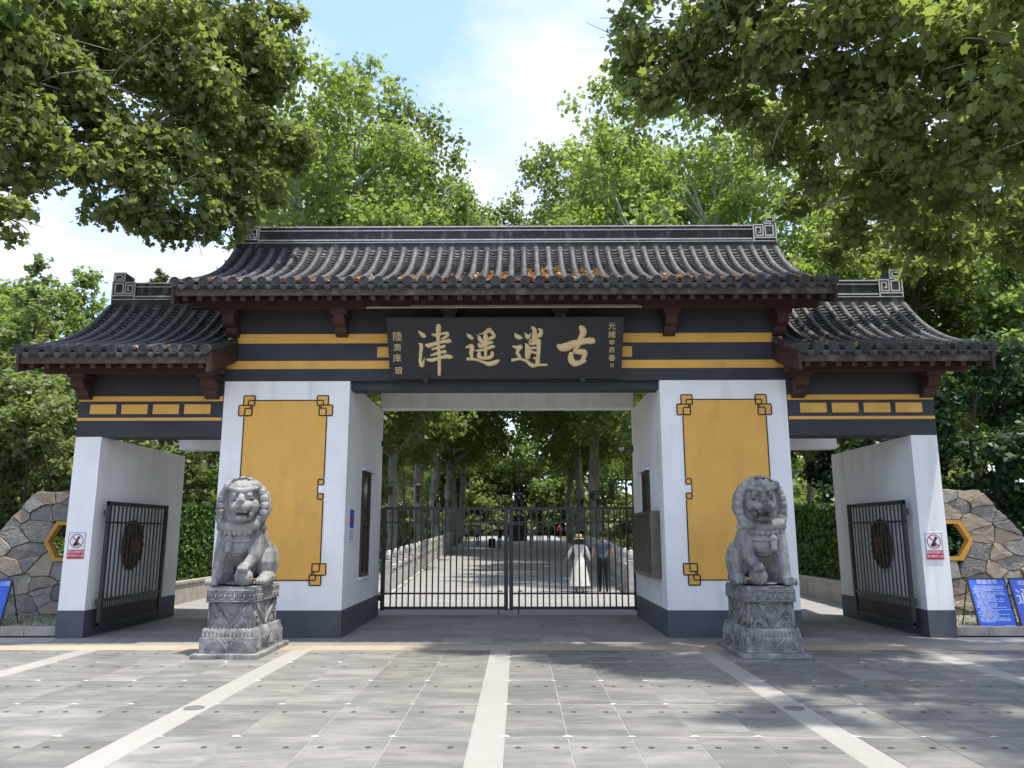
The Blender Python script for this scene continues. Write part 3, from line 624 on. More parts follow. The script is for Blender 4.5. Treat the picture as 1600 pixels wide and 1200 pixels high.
for s, side in ((-1, 'left'), (1, 'right')):
    X_ = s * 6.90; y0, y1 = 13.70, 16.02
    g = thing('side_gate_leaf', (X_, (y0 + y1) / 2, 0), 'black barred gate leaf with bronze lion mask, folded open in the %s passage' % side, 'gate', 'open side gate leaves')
    for z0, z1, t in ((2.19, 2.26, .024), (1.88, 1.915, .016), (.56, .61, .02), (.16, .22, .024)): part('rail', MB().box(X_ - t, X_ + t, y0, y1, z0, z1), M['iron'], g)
    for a in (y0, y1 - .09): part('stile', MB().box(X_ - .028, X_ + .028, a, a + .09, .14, 2.264), M['iron'], g)
    n = 14
    for i in range(n): bar('bar', g, X_, y0 + .09 + (i + 1) * (y1 - y0 - .18) / (n + 1), .60, 2.195, .018, .006)
    for i in range(2 * n + 1): bar('bar', g, X_, y0 + .09 + (i + .5) * (y1 - y0 - .18) / (2 * n + 1), .215, .565, .016, .005)
    mk = MB(); cy, cz, fx = 14.86, 1.50, X_ + s * .075
    mk.ell((fx + s * .01, cy, cz), (.04, .38, .46), seg=20); mk.ell((fx - s * .03, cy, cz - .02), (.06, .2, .24), seg=14)
    for q in (-1, 1): mk.ell((fx - s * .06, cy + q * .10, cz + .10), (.04, .05, .045)); mk.ell((fx - s * .04, cy + q * .2, cz + .28), (.04, .07, .08))
    mk.ell((fx - s * .085, cy, cz - .02), (.03, .05, .05)); mk.ell((fx - s * .07, cy, cz - .16), (.03, .11, .03))
    for k in range(18):
        a = 2 * PI * k / 18; mk.ell((fx - s * .02, cy + .31 * math.cos(a), cz + .38 * math.sin(a)), (.04, .06, .06), seg=8)
    mo = part('lion_mask', mk, M['brass'], g, True)
    for z in (.5, 2.0): part('hinge', MB().box(X_ - .05, X_ + .05, y0 - .04, y0 + .01, z, z + .12), M['iron'], g)

# louvre cage on the right pier, poster on the left pier, camera arms
cg = thing('louvre_cage', (2.62, 14.9, .9), 'bronze slatted louvre cage fixed to the right pier beside the gate', 'louvre cage')
for y in np.arange(13.98, 15.95, .19): part('slat', MB().box(2.56, 2.60, float(y), float(y) + .085, 1.0, 2.02), M['cage'], cg)
part('cage_frame', MB().box(2.55, 2.72, 13.93, 16.0, .93, 1.0).box(2.55, 2.72, 13.93, 16.0, 2.02, 2.09).box(2.55, 2.72, 13.93, 13.975, 1.0, 2.02).box(2.55, 2.72, 15.955, 16.0, 1.0, 2.02), M['cage'], cg)
part('cage_back', MB().box(2.68, 2.724, 13.98, 15.95, 1.0, 2.02), M['glass'], cg)
po = thing('wall_poster', (-2.72, 14.05, 1.55), 'narrow blue and white poster on the inner face of the left pier', 'poster')
part('sheet', MB().box(-2.7245, -2.718, 13.86, 14.24, 1.55, 2.13), M['paper'], po); part('blue_field', MB().box(-2.7185, -2.7165, 13.87, 14.23, 1.80, 2.12), M['blue'], po)
part('red_band', MB().box(-2.7168, -2.7155, 13.89, 14.21, 1.93, 2.0), M['red'], po)
for i in range(4): part('print_line', MB().box(-2.7183, -2.7165, 13.90, 14.20 - .05 * (i % 2), 1.60 + i * .045, 1.615 + i * .045), M['blue'], po)
for s, side in ((-1, 'left'), (1, 'right')):
    x = s * B2; z = 3.62 if s < 0 else 3.5
    ca = thing('camera_arm', (x, 16.9, z), 'thin metal camera arm high on the %s jamb of the main opening' % side, 'camera', 'camera arms on the main opening')
    part('arm', MB().tube([(x, 16.9, z), (x - s * .22, 16.9, z)], .014, 6).box(x - .02, x + .02, 16.84, 16.96, z - .06, z + .06), M['iron'], ca)
    part('camera_head', MB().box(*sorted((x - s * .2, x - s * .3)), 16.84, 17.0, z - .03, z + .03, bev=.01), M['trim' if s > 0 else 'iron'], ca)

# ================================================================ no-dog signs
for s, x0, zt_, side in ((-1, -7.42, 1.725, 'left'), (1, 7.105, 1.70, 'right')):
    w, h = .285, .435; y = YF - .002; x1 = x0 + w; z0 = zt_ - h
    sg = thing('no_dogs_sign', (x0 + w / 2, y, z0), 'white and red no dogs sign on the %s outer pier' % side, 'sign', 'no dogs signs')
    part('plate', MB().box(x0, x1, y - .010, y, z0, zt_), M['paper'], sg)
    e = MB(); t = .006
    for a in ((x0, x1, zt_ - t, zt_), (x0, x0 + t, z0 + .15, zt_ - t), (x1 - t, x1, z0 + .15, zt_ - t)): e.box(a[0], a[1], y - .012, y - .009, a[2], a[3])
    part('border', e, M['black'], sg)
    part('red_field', MB().box(x0 - .002, x1 + .002, y - .013, y - .009, z0 - .002, z0 + .148), M['red'], sg)
    cx_, cz_ = (x0 + x1) / 2, zt_ - .143; rg = MB()
    N_ = 28; ro, ri = .118, .104
    pts = [(cx_ + r * math.cos(2 * PI * k / N_), q, cz_ + r * math.sin(2 * PI * k / N_)) for q in (y - .0125, y - .0105) for r in (ro, ri) for k in range(N_)]
    rg.add(pts, [(k, (k + 1) % N_, N_ + (k + 1) % N_, N_ + k) for k in range(N_)] + [(k, 2 * N_ + k, 2 * N_ + (k + 1) % N_, (k + 1) % N_) for k in range(N_)])
    d = .076; rg.add([(cx_ - d - .006, y - .0145, cz_ + d - .006), (cx_ - d + .006, y - .0145, cz_ + d + .006), (cx_ + d + .006, y - .0145, cz_ - d + .006), (cx_ + d - .006, y - .0145, cz_ - d - .006)], [(0, 1, 2, 3)])
    part('prohibition_ring', rg, M['red'], sg)
    dog = [(-.055, -.082), (.005, -.084), (.012, -.05), (.022, -.082), (.04, -.082), (.03, -.03), (.028, .015), (.04, .04), (.062, .045), (.068, .06), (.045, .072), (.03, .086), (.018, .08), (.005, .05), (-.012, .01), (-.04, -.03), (-.058, -.06)]
    part('dog_silhouette', MB().prism([(cx_ + a, cz_ + b) for a, b in dog], 'y', y - .0115, y - .0135), M['black'], sg)
    for i, tx in enumerate(('倡导文明养犬', '请勿携犬入园')): put_text('lettering', tx, .050, (cx_, y - .0135, z0 + .108 - i * .062), (1, 0, 0), (0, 0, 1), M['paper'], sg, .0005, .92)

# ================================================================ blue notice boards on A-frames
def board(xc, label, m, title, body, big=None):
    b = thing('notice_board', (xc, 13.92, 0), label, 'notice board', 'blue notice boards')
    w = .33; yb, yt, zb, zt_ = 13.86, 14.10, .10, .92; up = Vector((0, yt - yb, zt_ - zb)); Lh = up.length; up.normalize(); nr = Vector((0, -up.z, up.y))
    def q(a, t, h=0): return Vector((xc + a, yb, zb)) + up * (t * Lh) + nr * h
    def plate(mb_, a0, a1, t0, t1, h0, h1):
        mb_.add([q(a, t, h) for h in (h0, h1) for a, t in ((a0, t0), (a1, t0), (a1, t1), (a0, t1))], [(4, 5, 6, 7), (3, 2, 1, 0), (0, 1, 5, 4), (1, 2, 6, 5), (2, 3, 7, 6), (3, 0, 4, 7)]); return mb_
    part('panel', plate(MB(), -w + .02, w - .02, .02, .98, 0, .012), m, b)
    fr = MB()
    for a in ((-w, -w + .022, 0, 1), (w - .022, w, 0, 1), (-w + .022, w - .022, 0, .025), (-w + .022, w - .022, .975, 1)): plate(fr, a[0], a[1], a[2], a[3], -.012, .018)
    part('frame', fr, M['iron'], b)
    for a in (-w + .012, w - .012):
        part('leg', MB().tube([q(a, .0), (xc + a, yb - .03, 0)], .011, 6), M['iron'], b); part('leg', MB().tube([q(a, .96, -.01), (xc + a * 1.02, 14.42, 0)], .011, 6), M['iron'], b)
    if title: put_text('title', title, .085, q(0, .92, .0135), (1, 0, 0), up, M['paper'], b, .0006, 1.15)
    if body:
        rng = random.Random(5); ln = MB(); t = .845
        while t > .12:
            a = -w + .055 + rng.choice((0, 0, .03, .05)); e = w - .05 - rng.choice((0, .02, .04, .2, .3))
            while a < e - .03:
                d = rng.uniform(.03, .12); plate(ln, a, min(a + d, e), t - .009, t, .0122, .0130); a += d + rng.uniform(.006, .02)
            t -= .0235
        plate(ln, .12, .29, .05, .062, .0122, .013)
        tag(part('text_lines', ln, M['paper'], b), kind='stuff')
    if big:
        for tx, sz, a, t in big: put_text('lettering', tx, sz, q(a, t, .0135), (1, 0, 0), up, M['paper'], b, .0006)
board(8.385, 'blue notice board crowded with small white text, right of the gatehouse', M['blue'], '游园须知', True)
board(9.10, 'violet blue board with large white lettering at the right picture edge', M['blue2'], None, False, (('逍遥津公园', .085, 0.02, .90), ('通知', .30, .02, .60)))
board(-8.99, 'bright blue board at the left picture edge, in front of the rubble wall', M['blue'], None, False, (('公园', .085, .21, .90), ('通知', .24, -.05, .6)))

# ================================================================ rubble walls with hexagon windows
def clip(poly, n, d):      # keep points with n.p <= d
    out = []
    for i in range(len(poly)):
        a, b = poly[i], poly[(i + 1) % len(poly)]; da, db = n[0] * a[0] + n[1] * a[1] - d, n[0] * b[0] + n[1] * b[1] - d
        if da <= 0: out.append(a)
        if da * db < 0: t = da / (da - db); out.append((a[0] + (b[0] - a[0]) * t, a[1] + (b[1] - a[1]) * t))
    return out
def rubble(side, s):
    WY = 15.75; rng = random.Random(11 if s < 0 else 23)
    out = [(7.3, 0), (11.4, 0), (11.2, .3), (10.75, 1.0), (10.17, 1.67), (9.85, 2.17), (9.62, 2.53), (7.3, 2.57)]
    hexc, HR = (8.71, 1.56), .45
    hx = [(hexc[0] + HR * math.cos(k * PI / 3), hexc[1] + HR * math.sin(k * PI / 3)) for k in range(6)]
    seeds = []
    tries = 0
    while len(seeds) < 96 and tries < 6000:
        tries += 1; p = (rng.uniform(7.0, 11.3), rng.uniform(0, 2.6))
        if math.hypot(p[0] - hexc[0], p[1] - hexc[1]) < HR + .05: continue
        if all(((p[0] - q[0]) / 1.5) ** 2 + (p[1] - q[1]) ** 2 > rng.uniform(.06, .34) ** 2 for q in seeds): seeds.append(p)
    W = thing('rubble_wall', (s * 8.9, WY, 0), 'low %s wall of irregular rubble stones with an ochre hexagon window' % side, 'wall', 'rubble end walls')
    back = MB()
    for i, p in enumerate(seeds):
        poly = [(6.9, -.1), (11.6, -.1), (11.6, 2.8), (6.9, 2.8)]
        for j, q in enumerate(seeds):
            if i == j: continue
            n = ((q[0] - p[0]) / 2.3, q[1] - p[1]); d = n[0] * (p[0] + q[0]) / 2 + n[1] * (p[1] + q[1]) / 2; poly = clip(poly, n, d)
            if len(poly) < 3: break
        for k in range(len(out)):
            a, b = out[k], out[(k + 1) % len(out)]; n = (b[1] - a[1], -(b[0] - a[0])); poly = clip(poly, n, n[0] * a[0] + n[1] * a[1]) if len(poly) > 2 else poly
        if len(poly) < 3: continue
        best = None                       # keep clear of the hexagon: cut by the hexagon edge the stone lies outside of
        for k in range(6):
            a = (k + .5) * PI / 3; n = (math.cos(a), math.sin(a)); d = n[0] * hexc[0] + n[1] * hexc[1] + HR * math.cos(PI / 6); v = n[0] * p[0] + n[1] * p[1] - d
            if best is None or v > best[0]: best = (v, n, d)
        if math.hypot(p[0] - hexc[0], p[1] - hexc[1]) < 1.3: poly = clip(poly, (-best[1][0], -best[1][1]), -best[2])
        if len(poly) < 3: continue
        sub_ = []
        for k in range(len(poly)):
            a, b = poly[k], poly[(k + 1) % len(poly)]; m_ = max(1, int(math.hypot(b[0] - a[0], b[1] - a[1]) / .09))
            sub_ += [(a[0] + (b[0] - a[0]) * t / m_, a[1] + (b[1] - a[1]) * t / m_) for t in range(m_)]
        def wv(p): 
            e_ = min(1, max(0, (abs(p[0] - hexc[0]) - .5) * 4) + max(0, (abs(p[1] - hexc[1]) - .45) * 4)); return (p[0] + e_ * (.012 * math.sin(9 * p[1] + 4 * p[0]) + .009 * math.sin(31 * p[1] - 17 * p[0])), p[1] + e_ * (.012 * math.sin(8 * p[0] - 5 * p[1] + 1) + .009 * math.sin(37 * p[0] + 13 * p[1])))
        poly = [wv(p_) for p_ in sub_]
        cx_ = sum(a for a, _ in poly) / len(poly); cz_ = sum(b for _, b in poly) / len(poly); ext = max(math.hypot(a - cx_, b - cz_) for a, b in poly)
        if ext < .05: continue
        back.prism([(s * a, b) for a, b in poly], 'y', WY + .03, WY + .27)
        g = 1 - .0075 / ext; pr = rng.uniform(0, .06); vs_, n = [], len(poly)
        wob = [(rng.uniform(-.004, .004), rng.uniform(-.004, .004)) for _ in poly]
        for kk, dy in ((g, .12), (g, .022 - pr), (g - .016 / ext, -.004 - pr)):
            for (a, b), (wa, wb) in zip(poly, wob): vs_.append((s * (cx_ + (a - cx_) * kk + wa), WY + dy + (rng.uniform(-.006, .006) if dy < 0 else 0), cz_ + (b - cz_) * kk + wb))
        st = MB(); st.add(vs_ + [(s * cx_, WY - .006 - pr + rng.uniform(-.010, .006), cz_)], [(l * n + k, l * n + (k + 1) % n, (l + 1) * n + (k + 1) % n, (l + 1) * n + k) for l in range(2) for k in range(n)] + [(2 * n + k, 2 * n + (k + 1) % n, 3 * n) for k in range(n)])
        part('stone', st, M['rockb'] if rng.random() < .34 else M['rock'], W)
    tag(part('wall_core', back, M['joint'], W), kind='stuff')
    fr = MB(); hi_ = [(hexc[0] + (HR - .085) * math.cos(k * PI / 3), hexc[1] + (HR - .085) * math.sin(k * PI / 3)) for k in range(6)]
    for k in range(6):
        a, b, c_, d = hx[k], hx[(k + 1) % 6], hi_[(k + 1) % 6], hi_[k]; fr.prism([(s * t[0], t[1]) for t in (a, b, c_, d)], 'y', WY - .06, WY + .10)
    part('hexagon_frame', fr, M['hexf'], W)
    return W
rubble('left', -1); rubble('right', 1)
# planting strip, kerb and grass pavers in front of the walls
def leaf_mesh(name, pts, nrm, size, rng, shape, tint, fold=.18):
    out = np.array(shape, float); n = len(pts); k = len(out)
    nrm = nrm / np.linalg.norm(nrm, axis=1, keepdims=True); ref = rng.normal(size=(n, 3)); ref[:, 2] -= .6
    t = np.cross(nrm, ref); t /= np.linalg.norm(t, axis=1, keepdims=True) + 1e-9; b = np.cross(nrm, t)
    sz = (size * rng.uniform(.5, 1.35, n))[:, None, None]; fold = (fold * rng.uniform(-.6, 3.0, n))[:, None, None]
    V = pts[:, None, :] + sz * (out[None, :, 0:1] * t[:, None, :] + out[None, :, 1:2] * b[:, None, :] - (np.abs(out[None, :, 0:1]) * fold + out[None, :, 1:2] ** 2 * fold * .6) * nrm[:, None, :])
    me = bpy.data.meshes.new(name); me.vertices.add(n * k); me.vertices.foreach_set('co', V.reshape(-1).astype(np.float32))
    me.loops.add(n * k); me.loops.foreach_set('vertex_index', np.arange(n * k, dtype=np.int32))
    me.polygons.add(n); me.polygons.foreach_set('loop_start', np.arange(0, n * k, k, dtype=np.int32)); me.polygons.foreach_set('loop_total', np.full(n, k, dtype=np.int32))
    at = me.attributes.new('tint', 'FLOAT', 'POINT'); at.data.foreach_set('value', np.repeat(tint, k).astype(np.float32))
    me.update(calc_edges=True); return me
LOBED = [(0, -.42), (.40, -.32), (.34, -.06), (.58, .14), (.24, .22), (0, .60), (-.24, .22), (-.58, .14), (-.34, -.06), (-.40, -.32)]
DIAM = [(0, -.5), (.36, -.05), (0, .55), (-.36, -.05)]
BLADE = [(-.05, 0), (.05, 0), (0, 1)]
for s, side in ((-1, 'left'), (1, 'right')):
    x0, x1 = sorted((s * 7.56, s * 12.2))
    kb = thing('kerb', (s * 9, 13.78, 0), 'pale stone kerb edging the %s planting strip beside the gatehouse' % side, 'kerb', 'kerbs beside the gatehouse'); x = x0
    while x < x1 - .1:
        part('kerb_stone', MB().box(x, min(x + .58, x1) - .008, 13.72, 13.86, 0, .15, bev=.008), M['concrete'], kb); x += .58
    lt = MB()
    for k in range(-4, 40):
        for d in (1, -1):
            a, b = (x0 + k * .16, 13.87), (x0 + k * .16 + d * 1.9, 15.74); P2 = []
            ta, tb = 0.0, 1.0
            dx = b[0] - a[0]
            lo_, hi_ = sorted(((x0 - a[0]) / dx, (x1 - a[0]) / dx)); ta, tb = max(0, lo_), min(1, hi_)
            if tb - ta < .02: continue
            lt.tube([(a[0] + dx * ta, a[1] + 1.87 * ta, .128), (a[0] + dx * tb, a[1] + 1.87 * tb, .128)], .016, 4)
    gpv = thing('grass_paver', (s * 9.8, 14.8, .1), 'lattice of pale grass pavers in the %s planting strip' % side, 'grass paver', 'grass pavers beside the gatehouse')
    tag(part('lattice', lt, M['concrete'], gpv), kind='stuff'); part('soil_bed', MB().box(x0, x1, 13.86, 15.79, -.04, .11), M['lawn'], gpv)
    rng = np.random.default_rng(4); n = 9000; p = np.stack([rng.uniform(x0, x1, n), rng.uniform(13.88, 15.74, n), np.full(n, .108)], 1); nr = np.stack([rng.normal(size=n), rng.normal(size=n), rng.normal(size=n) * .15], 1)
    t = np.zeros((n, 3)); up = np.tile([0, 0, 1.0], (n, 1)) + rng.normal(size=(n, 3)) * .35; sd = np.cross(up, nr); sd /= np.linalg.norm(sd, axis=1, keepdims=True); L_ = rng.uniform(.03, .085, n)[:, None]
    V = np.stack([p - sd * .006, p + sd * .006, p + up * L_], 1)
    me = bpy.data.meshes.new('grass'); me.from_pydata(V.reshape(-1, 3).tolist(), [], [(3 * i, 3 * i + 1, 3 * i + 2) for i in range(n)])
    at = me.attributes.new('tint', 'FLOAT', 'POINT'); at.data.foreach_set('value', np.repeat(rng.random(n), 3).astype(np.float32))
    tag(put('grass', me, M['leafH']), 'short green grass between the %s pavers' % side, 'grass', kind='stuff')

# ================================================================ stone lions on carved pedestals
def lion_mesh(sx, turn, mouth):
    b = MB(); rng = random.Random(7)
    ky = .82
    def V(x, y, z): return (sx * x * .94, y * ky, z)
    def E(x, y, z, rx, ry, rz, seg=12): b.ell(V(x, y, z), (rx * .94, ry * ky, rz), seg=seg)
    def K(p, q, r0, r1): b.cap(V(*p), V(*q), r0, r1)
    E(0, .70, .03, .335, .60, .03)
    # trunk, chest, haunches
    K((0, .46, .74), (0, .92, .40), .30, .33); E(-.01, .34, .68, .29, .23, .29); E(0, .22, .66, .20, .14, .22)
    for s in (-1, 1):
        E(s * .27, .86, .33, .165, .33, .31); K((s * .33, .78, .10), (s * .335, .50, .085), .105, .10); E(s * .335, .40, .075, .105, .12, .075)
        for t in (-.055, 0, .055): E(s * .335 + t, .30, .062, .032, .06, .05, 8)
    # straight foreleg and its paw
    K((-.25, .32, .72), (-.30, .26, .42), .135, .098); K((-.30, .26, .42), (-.32, .21, .12), .092, .080); E(-.335, .13, .070, .10, .13, .070)
    for t in (-.072, -.024, .024, .072): E(-.335 + t, .015, .06, .030, .06, .055, 8)
    # raised foreleg resting on the ball
    K((.24, .30, .72), (.25, .20, .44), .13, .098); K((.25, .20, .44), (.17, .10, .30), .088, .076); E(.15, .04, .285, .09, .10, .06)
    for t in (-.06, -.02, .02, .06): E(.15 + t, -.05, .25, .026, .055, .05, 8)
    b.ell(V(.13, .09, .135), (.128, .128, .128), seg=18)
    for k in range(60):
        z = 1 - 2 * (k + .5) / 60; a = k * 2.39996; q = math.sqrt(1 - z * z); b.ell(V(.13 + .125 * q * math.cos(a), .09 + .15 * q * math.sin(a), .135 + .125 * z), (.019, .019, .019), seg=6)
    # head (turned a little)
    T = turn
    E(.03 * T, .24, 1.22, .27, .28, .29, 16); E(.06 * T, .06, 1.40, .225, .19, .115, 14)
    E(.10 * T, -.07, 1.155, .165, .15, .085, 14); E(.11 * T, -.10, 1.105, .15, .12, .045)
    for s in (-1, 1):
        E(.105 * T + s * .078, -.165, 1.125, .088, .080, .058); E(.10 * T + s * .155, .0, 1.14, .075, .11, .10)
        E(.085 * T + s * .108, -.085, 1.295, .062, .052, .055, 14)                 # eyes
        E(.085 * T + s * .108, -.135, 1.294, .026, .026, .026)
        b.cap(V(.085 * T + s * .03, -.135, 1.352), V(.085 * T + s * .20, -.06, 1.392), .040, .030)   # brows
        b.cap(V(.085 * T + s * .06, -.12, 1.245), V(.085 * T + s * .17, -.07, 1.25), .018, .016)       # lower lid
        E(.10 * T + s * .035, -.215, 1.212, .036, .036, .030, 8)                    # nostrils
        E(.02 * T + s * .245, .13, 1.42, .06, .075, .085)                           # ears
        E(.11 * T + s * .118, -.03, 1.02, .035, .10, .06)                           # mouth corners
    E(.10 * T, -.195, 1.225, .055, .05, .036); b.cap(V(.085 * T, -.08, 1.33), V(.10 * T, -.18, 1.24), .045, .05)
    E(.11 * T, -.045, .955 - mouth, .135, .135, .036); E(.11 * T, -.135, .955 - mouth, .09, .05, .036)
    for k in range(-2, 3): E(.11 * T + k * .038, -.165, 1.055, .016, .016, .026, 6); E(.11 * T + k * .034, -.155, .99 - mouth, .013, .013, .02, 6)
    # mane: broad cape of hair with flat locks and rows of small curls
    E(0, .30, 1.13, .385, .22, .42, 20); E(0, .46, 1.12, .36, .22, .42, 18)
    for k in range(17):
        a = RAD(-212 + k * 244 / 16); x, z = .335 * math.cos(a), .375 * math.sin(a); E(.02 * T + x, .17, 1.14 + z, .078, .10, .085, 10)
    for s in (-1, 1):
        for k in range(6):          # thick rolls of the collar running down to the chest
            t = k / 5; b.cap(V(s * (.335 - .07 * t), .20 - .07 * t, .99 - .13 * t), V(s * (.26 - .22 * t), .11 - .05 * t, .88 - .05 * t), .066, .060)
    for k in range(9):
        u = k / 8 * 2 - 1; E(u * .33, .13 + .12 * u * u, .84 - .045 * (1 - u * u), .062, .085, .066, 10)
    for k in range(8):
        u = k / 7 * 2 - 1; E(u * .27, .055 + .12 * u * u, .775 - .03 * (1 - u * u), .040, .045, .042, 8)
    for ring in range(4):
        for k in range(15):
            a = RAD(-24 + k * 16.3 + ring * 8); y = .20 + ring * .12; rr = .375 - .012 * ring; x, z = rr * math.cos(a), 1.13 + (rr + .045) * math.sin(a)
            nx = Vector((sx * math.cos(a), -.25 if ring == 0 else 0, math.sin(a))).normalized(); t1 = nx.cross(Vector((0, 1, 0))).normalized(); t2 = nx.cross(t1); c_ = Vector(V(x * 1.03, y, 1.13 + (z - 1.13) * 1.03))
            b.tube([c_ + (t1 * math.cos(q) + t2 * math.sin(q)) * .036 for q in np.linspace(0, 2 * PI, 10)], .019, 6); b.ell(c_ + nx * .012, (.016, .016, .016), seg=6)
    for x, y, z in ((0, .0, 1.475), (-.085, .01, 1.47), (.085, .01, 1.47), (0, .10, 1.50), (-.10, .12, 1.49), (.10, .12, 1.49), (-.17, .06, 1.45), (.17, .06, 1.45)): b.ell(V(x + .05 * T, y, z), (.048, .05, .030), seg=8)
    # harness strap, bell and tail
    pts = [V(-.33 + .66 * t, .30 - .36 * math.sin(PI * t) ** .6 * .62, .70 - .06 * math.sin(PI * t)) for t in np.linspace(0, 1, 14)]; b.tube(pts, .022, 8)
    b.ell(V(-.12, .055, .665), (.065, .05, .055), seg=10); b.ell(V(-.12, .05, .595), (.05, .045, .05), seg=10); b.ell(V(-.12, .045, .53), (.05, .05, .055), seg=12)
    b.tube([V(0, 1.20, .2), V(.02, 1.26, .5), V(-.02, 1.22, .78), V(0, 1.10, .95)], [.07, .09, .11, .05], 8)
    return remeshed(b, .0085, 1, .5, 'lion_figure')
def stone_lion(xc, sx, label, turn, mouth):
    yf = 11.38; o = thing('stone_lion', (xc, 11.9, 0), label, 'stone lion', 'stone guardian lions')
    part('plinth', MB().box(xc - .47, xc + .47, 11.25, 12.75, 0, .065, bev=.01), M['ped'], o)
    part('base_block', MB().box(xc - .39, xc + .39, 11.345, 12.64, .065, .275, bev=.008), M['ped'], o)
    tr = MB(); nn = 14
    tr.box(xc - .365, xc + .365, 11.375, 12.60, .275, .385)
    for k in range(nn):
        x = xc - .355 + .71 * k / (nn - 1); tr.cap((x, 11.385, .285), (x, 11.41, .37), .030, .026, 8)
    for s in (-1, 1):
        for k in range(22):
            y = 11.40 + 1.18 * k / 21; tr.cap((xc + s * .362, y, .285), (xc + s * .335, y, .37), .030, .026, 8)
    tag(part('lotus_moulding', tr, M['ped'], o, True), kind='stuff')
    part('waist', MB().box(xc - .315, xc + .315, 11.435, 12.46, .385, .748, bev=.006), M['ped'], o)
    part('fret_slab', MB().box(xc - .345, xc + .345, yf, 12.50, .748, .925).box(xc - .335, xc + .335, yf + .01, 12.49, .925, .958), M['ped'], o)
    rl = MB()
    def on_front(u, v): return (xc + u, 0, v)
    def strip2(face, pts, r):
        """carved line standing proud of a pedestal face"""
        P_ = []
        for u, v, pl in pts:
            if face == 'f': P_.append((xc + u, pl['f'], v))
            else: P_.append((xc + (pl['s'] if face == 'r' else -pl['s']), 11.95 + u, v))
        rl.tube(P_, r, 5)
    W_, T_, B_ = dict(f=11.433, s=.317), dict(f=yf - .002, s=.347), dict(f=11.343, s=.392)
    for face, k0 in (('f', .30), ('r', .52), ('l', .52)):
        def ln(pts, r, pl): strip2(face, [(a, c_, pl) for a, c_ in pts], r)
        w = .345 if face == 'f' else .55; n = 5 if face == 'f' else 8; c_ = 2 * w / n       # key fret
        ln([(-w, .762), (w, .762)], .009, T_); ln([(-w, .912), (w, .912)], .009, T_)
        for i in range(n):
            u = -w + i * c_; ln([(u + .10 * c_, .785), (u + .10 * c_, .89), (u + .9 * c_, .89)], .010, T_); ln([(u + .32 * c_, .785), (u + .9 * c_, .785), (u + .9 * c_, .86)], .010, T_); ln([(u + .32 * c_, .785), (u + .32 * c_, .845), (u + .66 * c_, .845)], .010, T_)
        w = k0; ln([(-w * .84, .74), (0, .405), (w * .84, .74)], .022, W_); ln([(-w * .70, .74), (0, .455), (w * .70, .74)], .011, W_)
        ln([(-w, .74), (-w, .40), (w, .40), (w, .74)], .010, W_)
        sp_ = [(.085 * (1 - t * .8) * math.cos(t * 12) * (1 if face == 'f' else 1.5), .645 + .075 * (1 - t * .8) * math.sin(t * 12)) for t in np.linspace(0, 1, 22)]; ln(sp_, .013, W_); ln([(.07, .62), (.03, .56), (-.005, .53), (.02, .50)], .011, W_)
        ln([(-.12 * w / .3, .715), (-.05, .70), (.02, .725), (.12 * w / .3, .71)], .010, W_)
        for s in (-1, 1):
            ln([(s * w * .92, .43), (s * w * .80, .50), (s * w * .88, .58), (s * w * .80, .62)], .013, W_); ln([(s * w * .45, .425), (s * w * .62, .47), (s * w * .75, .44), (s * w * .60, .425)], .013, W_); ln([(s * w * .70, .52), (s * w * .62, .55), (s * w * .80, .55)], .011, W_)
            q = .36 / .3 * w if face != 'f' else .36
            for r0, f0 in ((.155, 0), (.12, .15), (.085, .3)):
                ln([(s * (.5 * q + (.78 * r0 + .0) * math.cos(a) * q / .36), .095 + r0 * .85 * max(0, math.sin(a))) for a in np.linspace(.1, PI - .1, 12)], .008, B_)
            ln([(s * .02, .095), (s * .035, .17), (s * .085, .21), (s * .14, .255)], .009, B_); ln([(s * .015, .20), (s * .05, .25)], .009, B_)
    tag(part('carved_relief', rl, M['ped'], o, True), kind='stuff')
    me = lion_mesh(sx, turn, mouth); me.materials.append(M['stone']); lf = put('lion_figure', me, None, o); lf.location = Vector((xc, yf + .05, .956)) - wloc(o)
    return o
stone_lion(-3.83, 1, 'left stone guardian lion resting one paw on a ball, on its carved pedestal', 1.0, .0)
stone_lion(3.79, -1, 'right stone guardian lion with wide open mouth, on its carved pedestal', .5, .025)

# ================================================================ trees
def crown(name, clumps, n, size, seed, shape=DIAM, flat=.8, up=.6, core=.2, sprays=8):
    rng = np.random.default_rng(seed); c0 = np.array(clumps, float); sub_ = []
    for q in c0:                      # every clump is a handful of smaller sprays
        for _ in range(sprays):
            d = rng.normal(size=3); d /= np.linalg.norm(d); sub_.append((*(q[:3] + d * q[3] * rng.uniform(.35, .85) * np.array([1, 1, flat])), q[3] * rng.uniform(.28, .52)))
    c = np.array(sub_); w = c[:, 3] ** 2.1; w /= w.sum(); idx = rng.choice(len(c), n, p=w)
    d = rng.normal(size=(n, 3)); d /= np.linalg.norm(d, axis=1, keepdims=True); r = (core + (1 - core) * rng.random(n) ** .75) * rng.uniform(.86, 1.16, n)
    lump = 1 + .22 * np.sin(d[:, 0] * 5 + idx) * np.sin(d[:, 1] * 5 + 2 * idx) + .15 * np.sin(d[:, 2] * 9 + idx * 3)
    rad = c[idx, 3] * r * lump; p = c[idx, :3] + d * rad[:, None] * np.array([1, 1, flat])
    nr = d * .5 + np.array([0, 0, up]) + rng.normal(size=(n, 3)) * .55
    tint = np.clip(.55 * rng.random(n) + .45 * rng.random(len(c))[idx], 0, 1)
    return leaf_mesh(name, p, nr, size, rng, shape, tint)
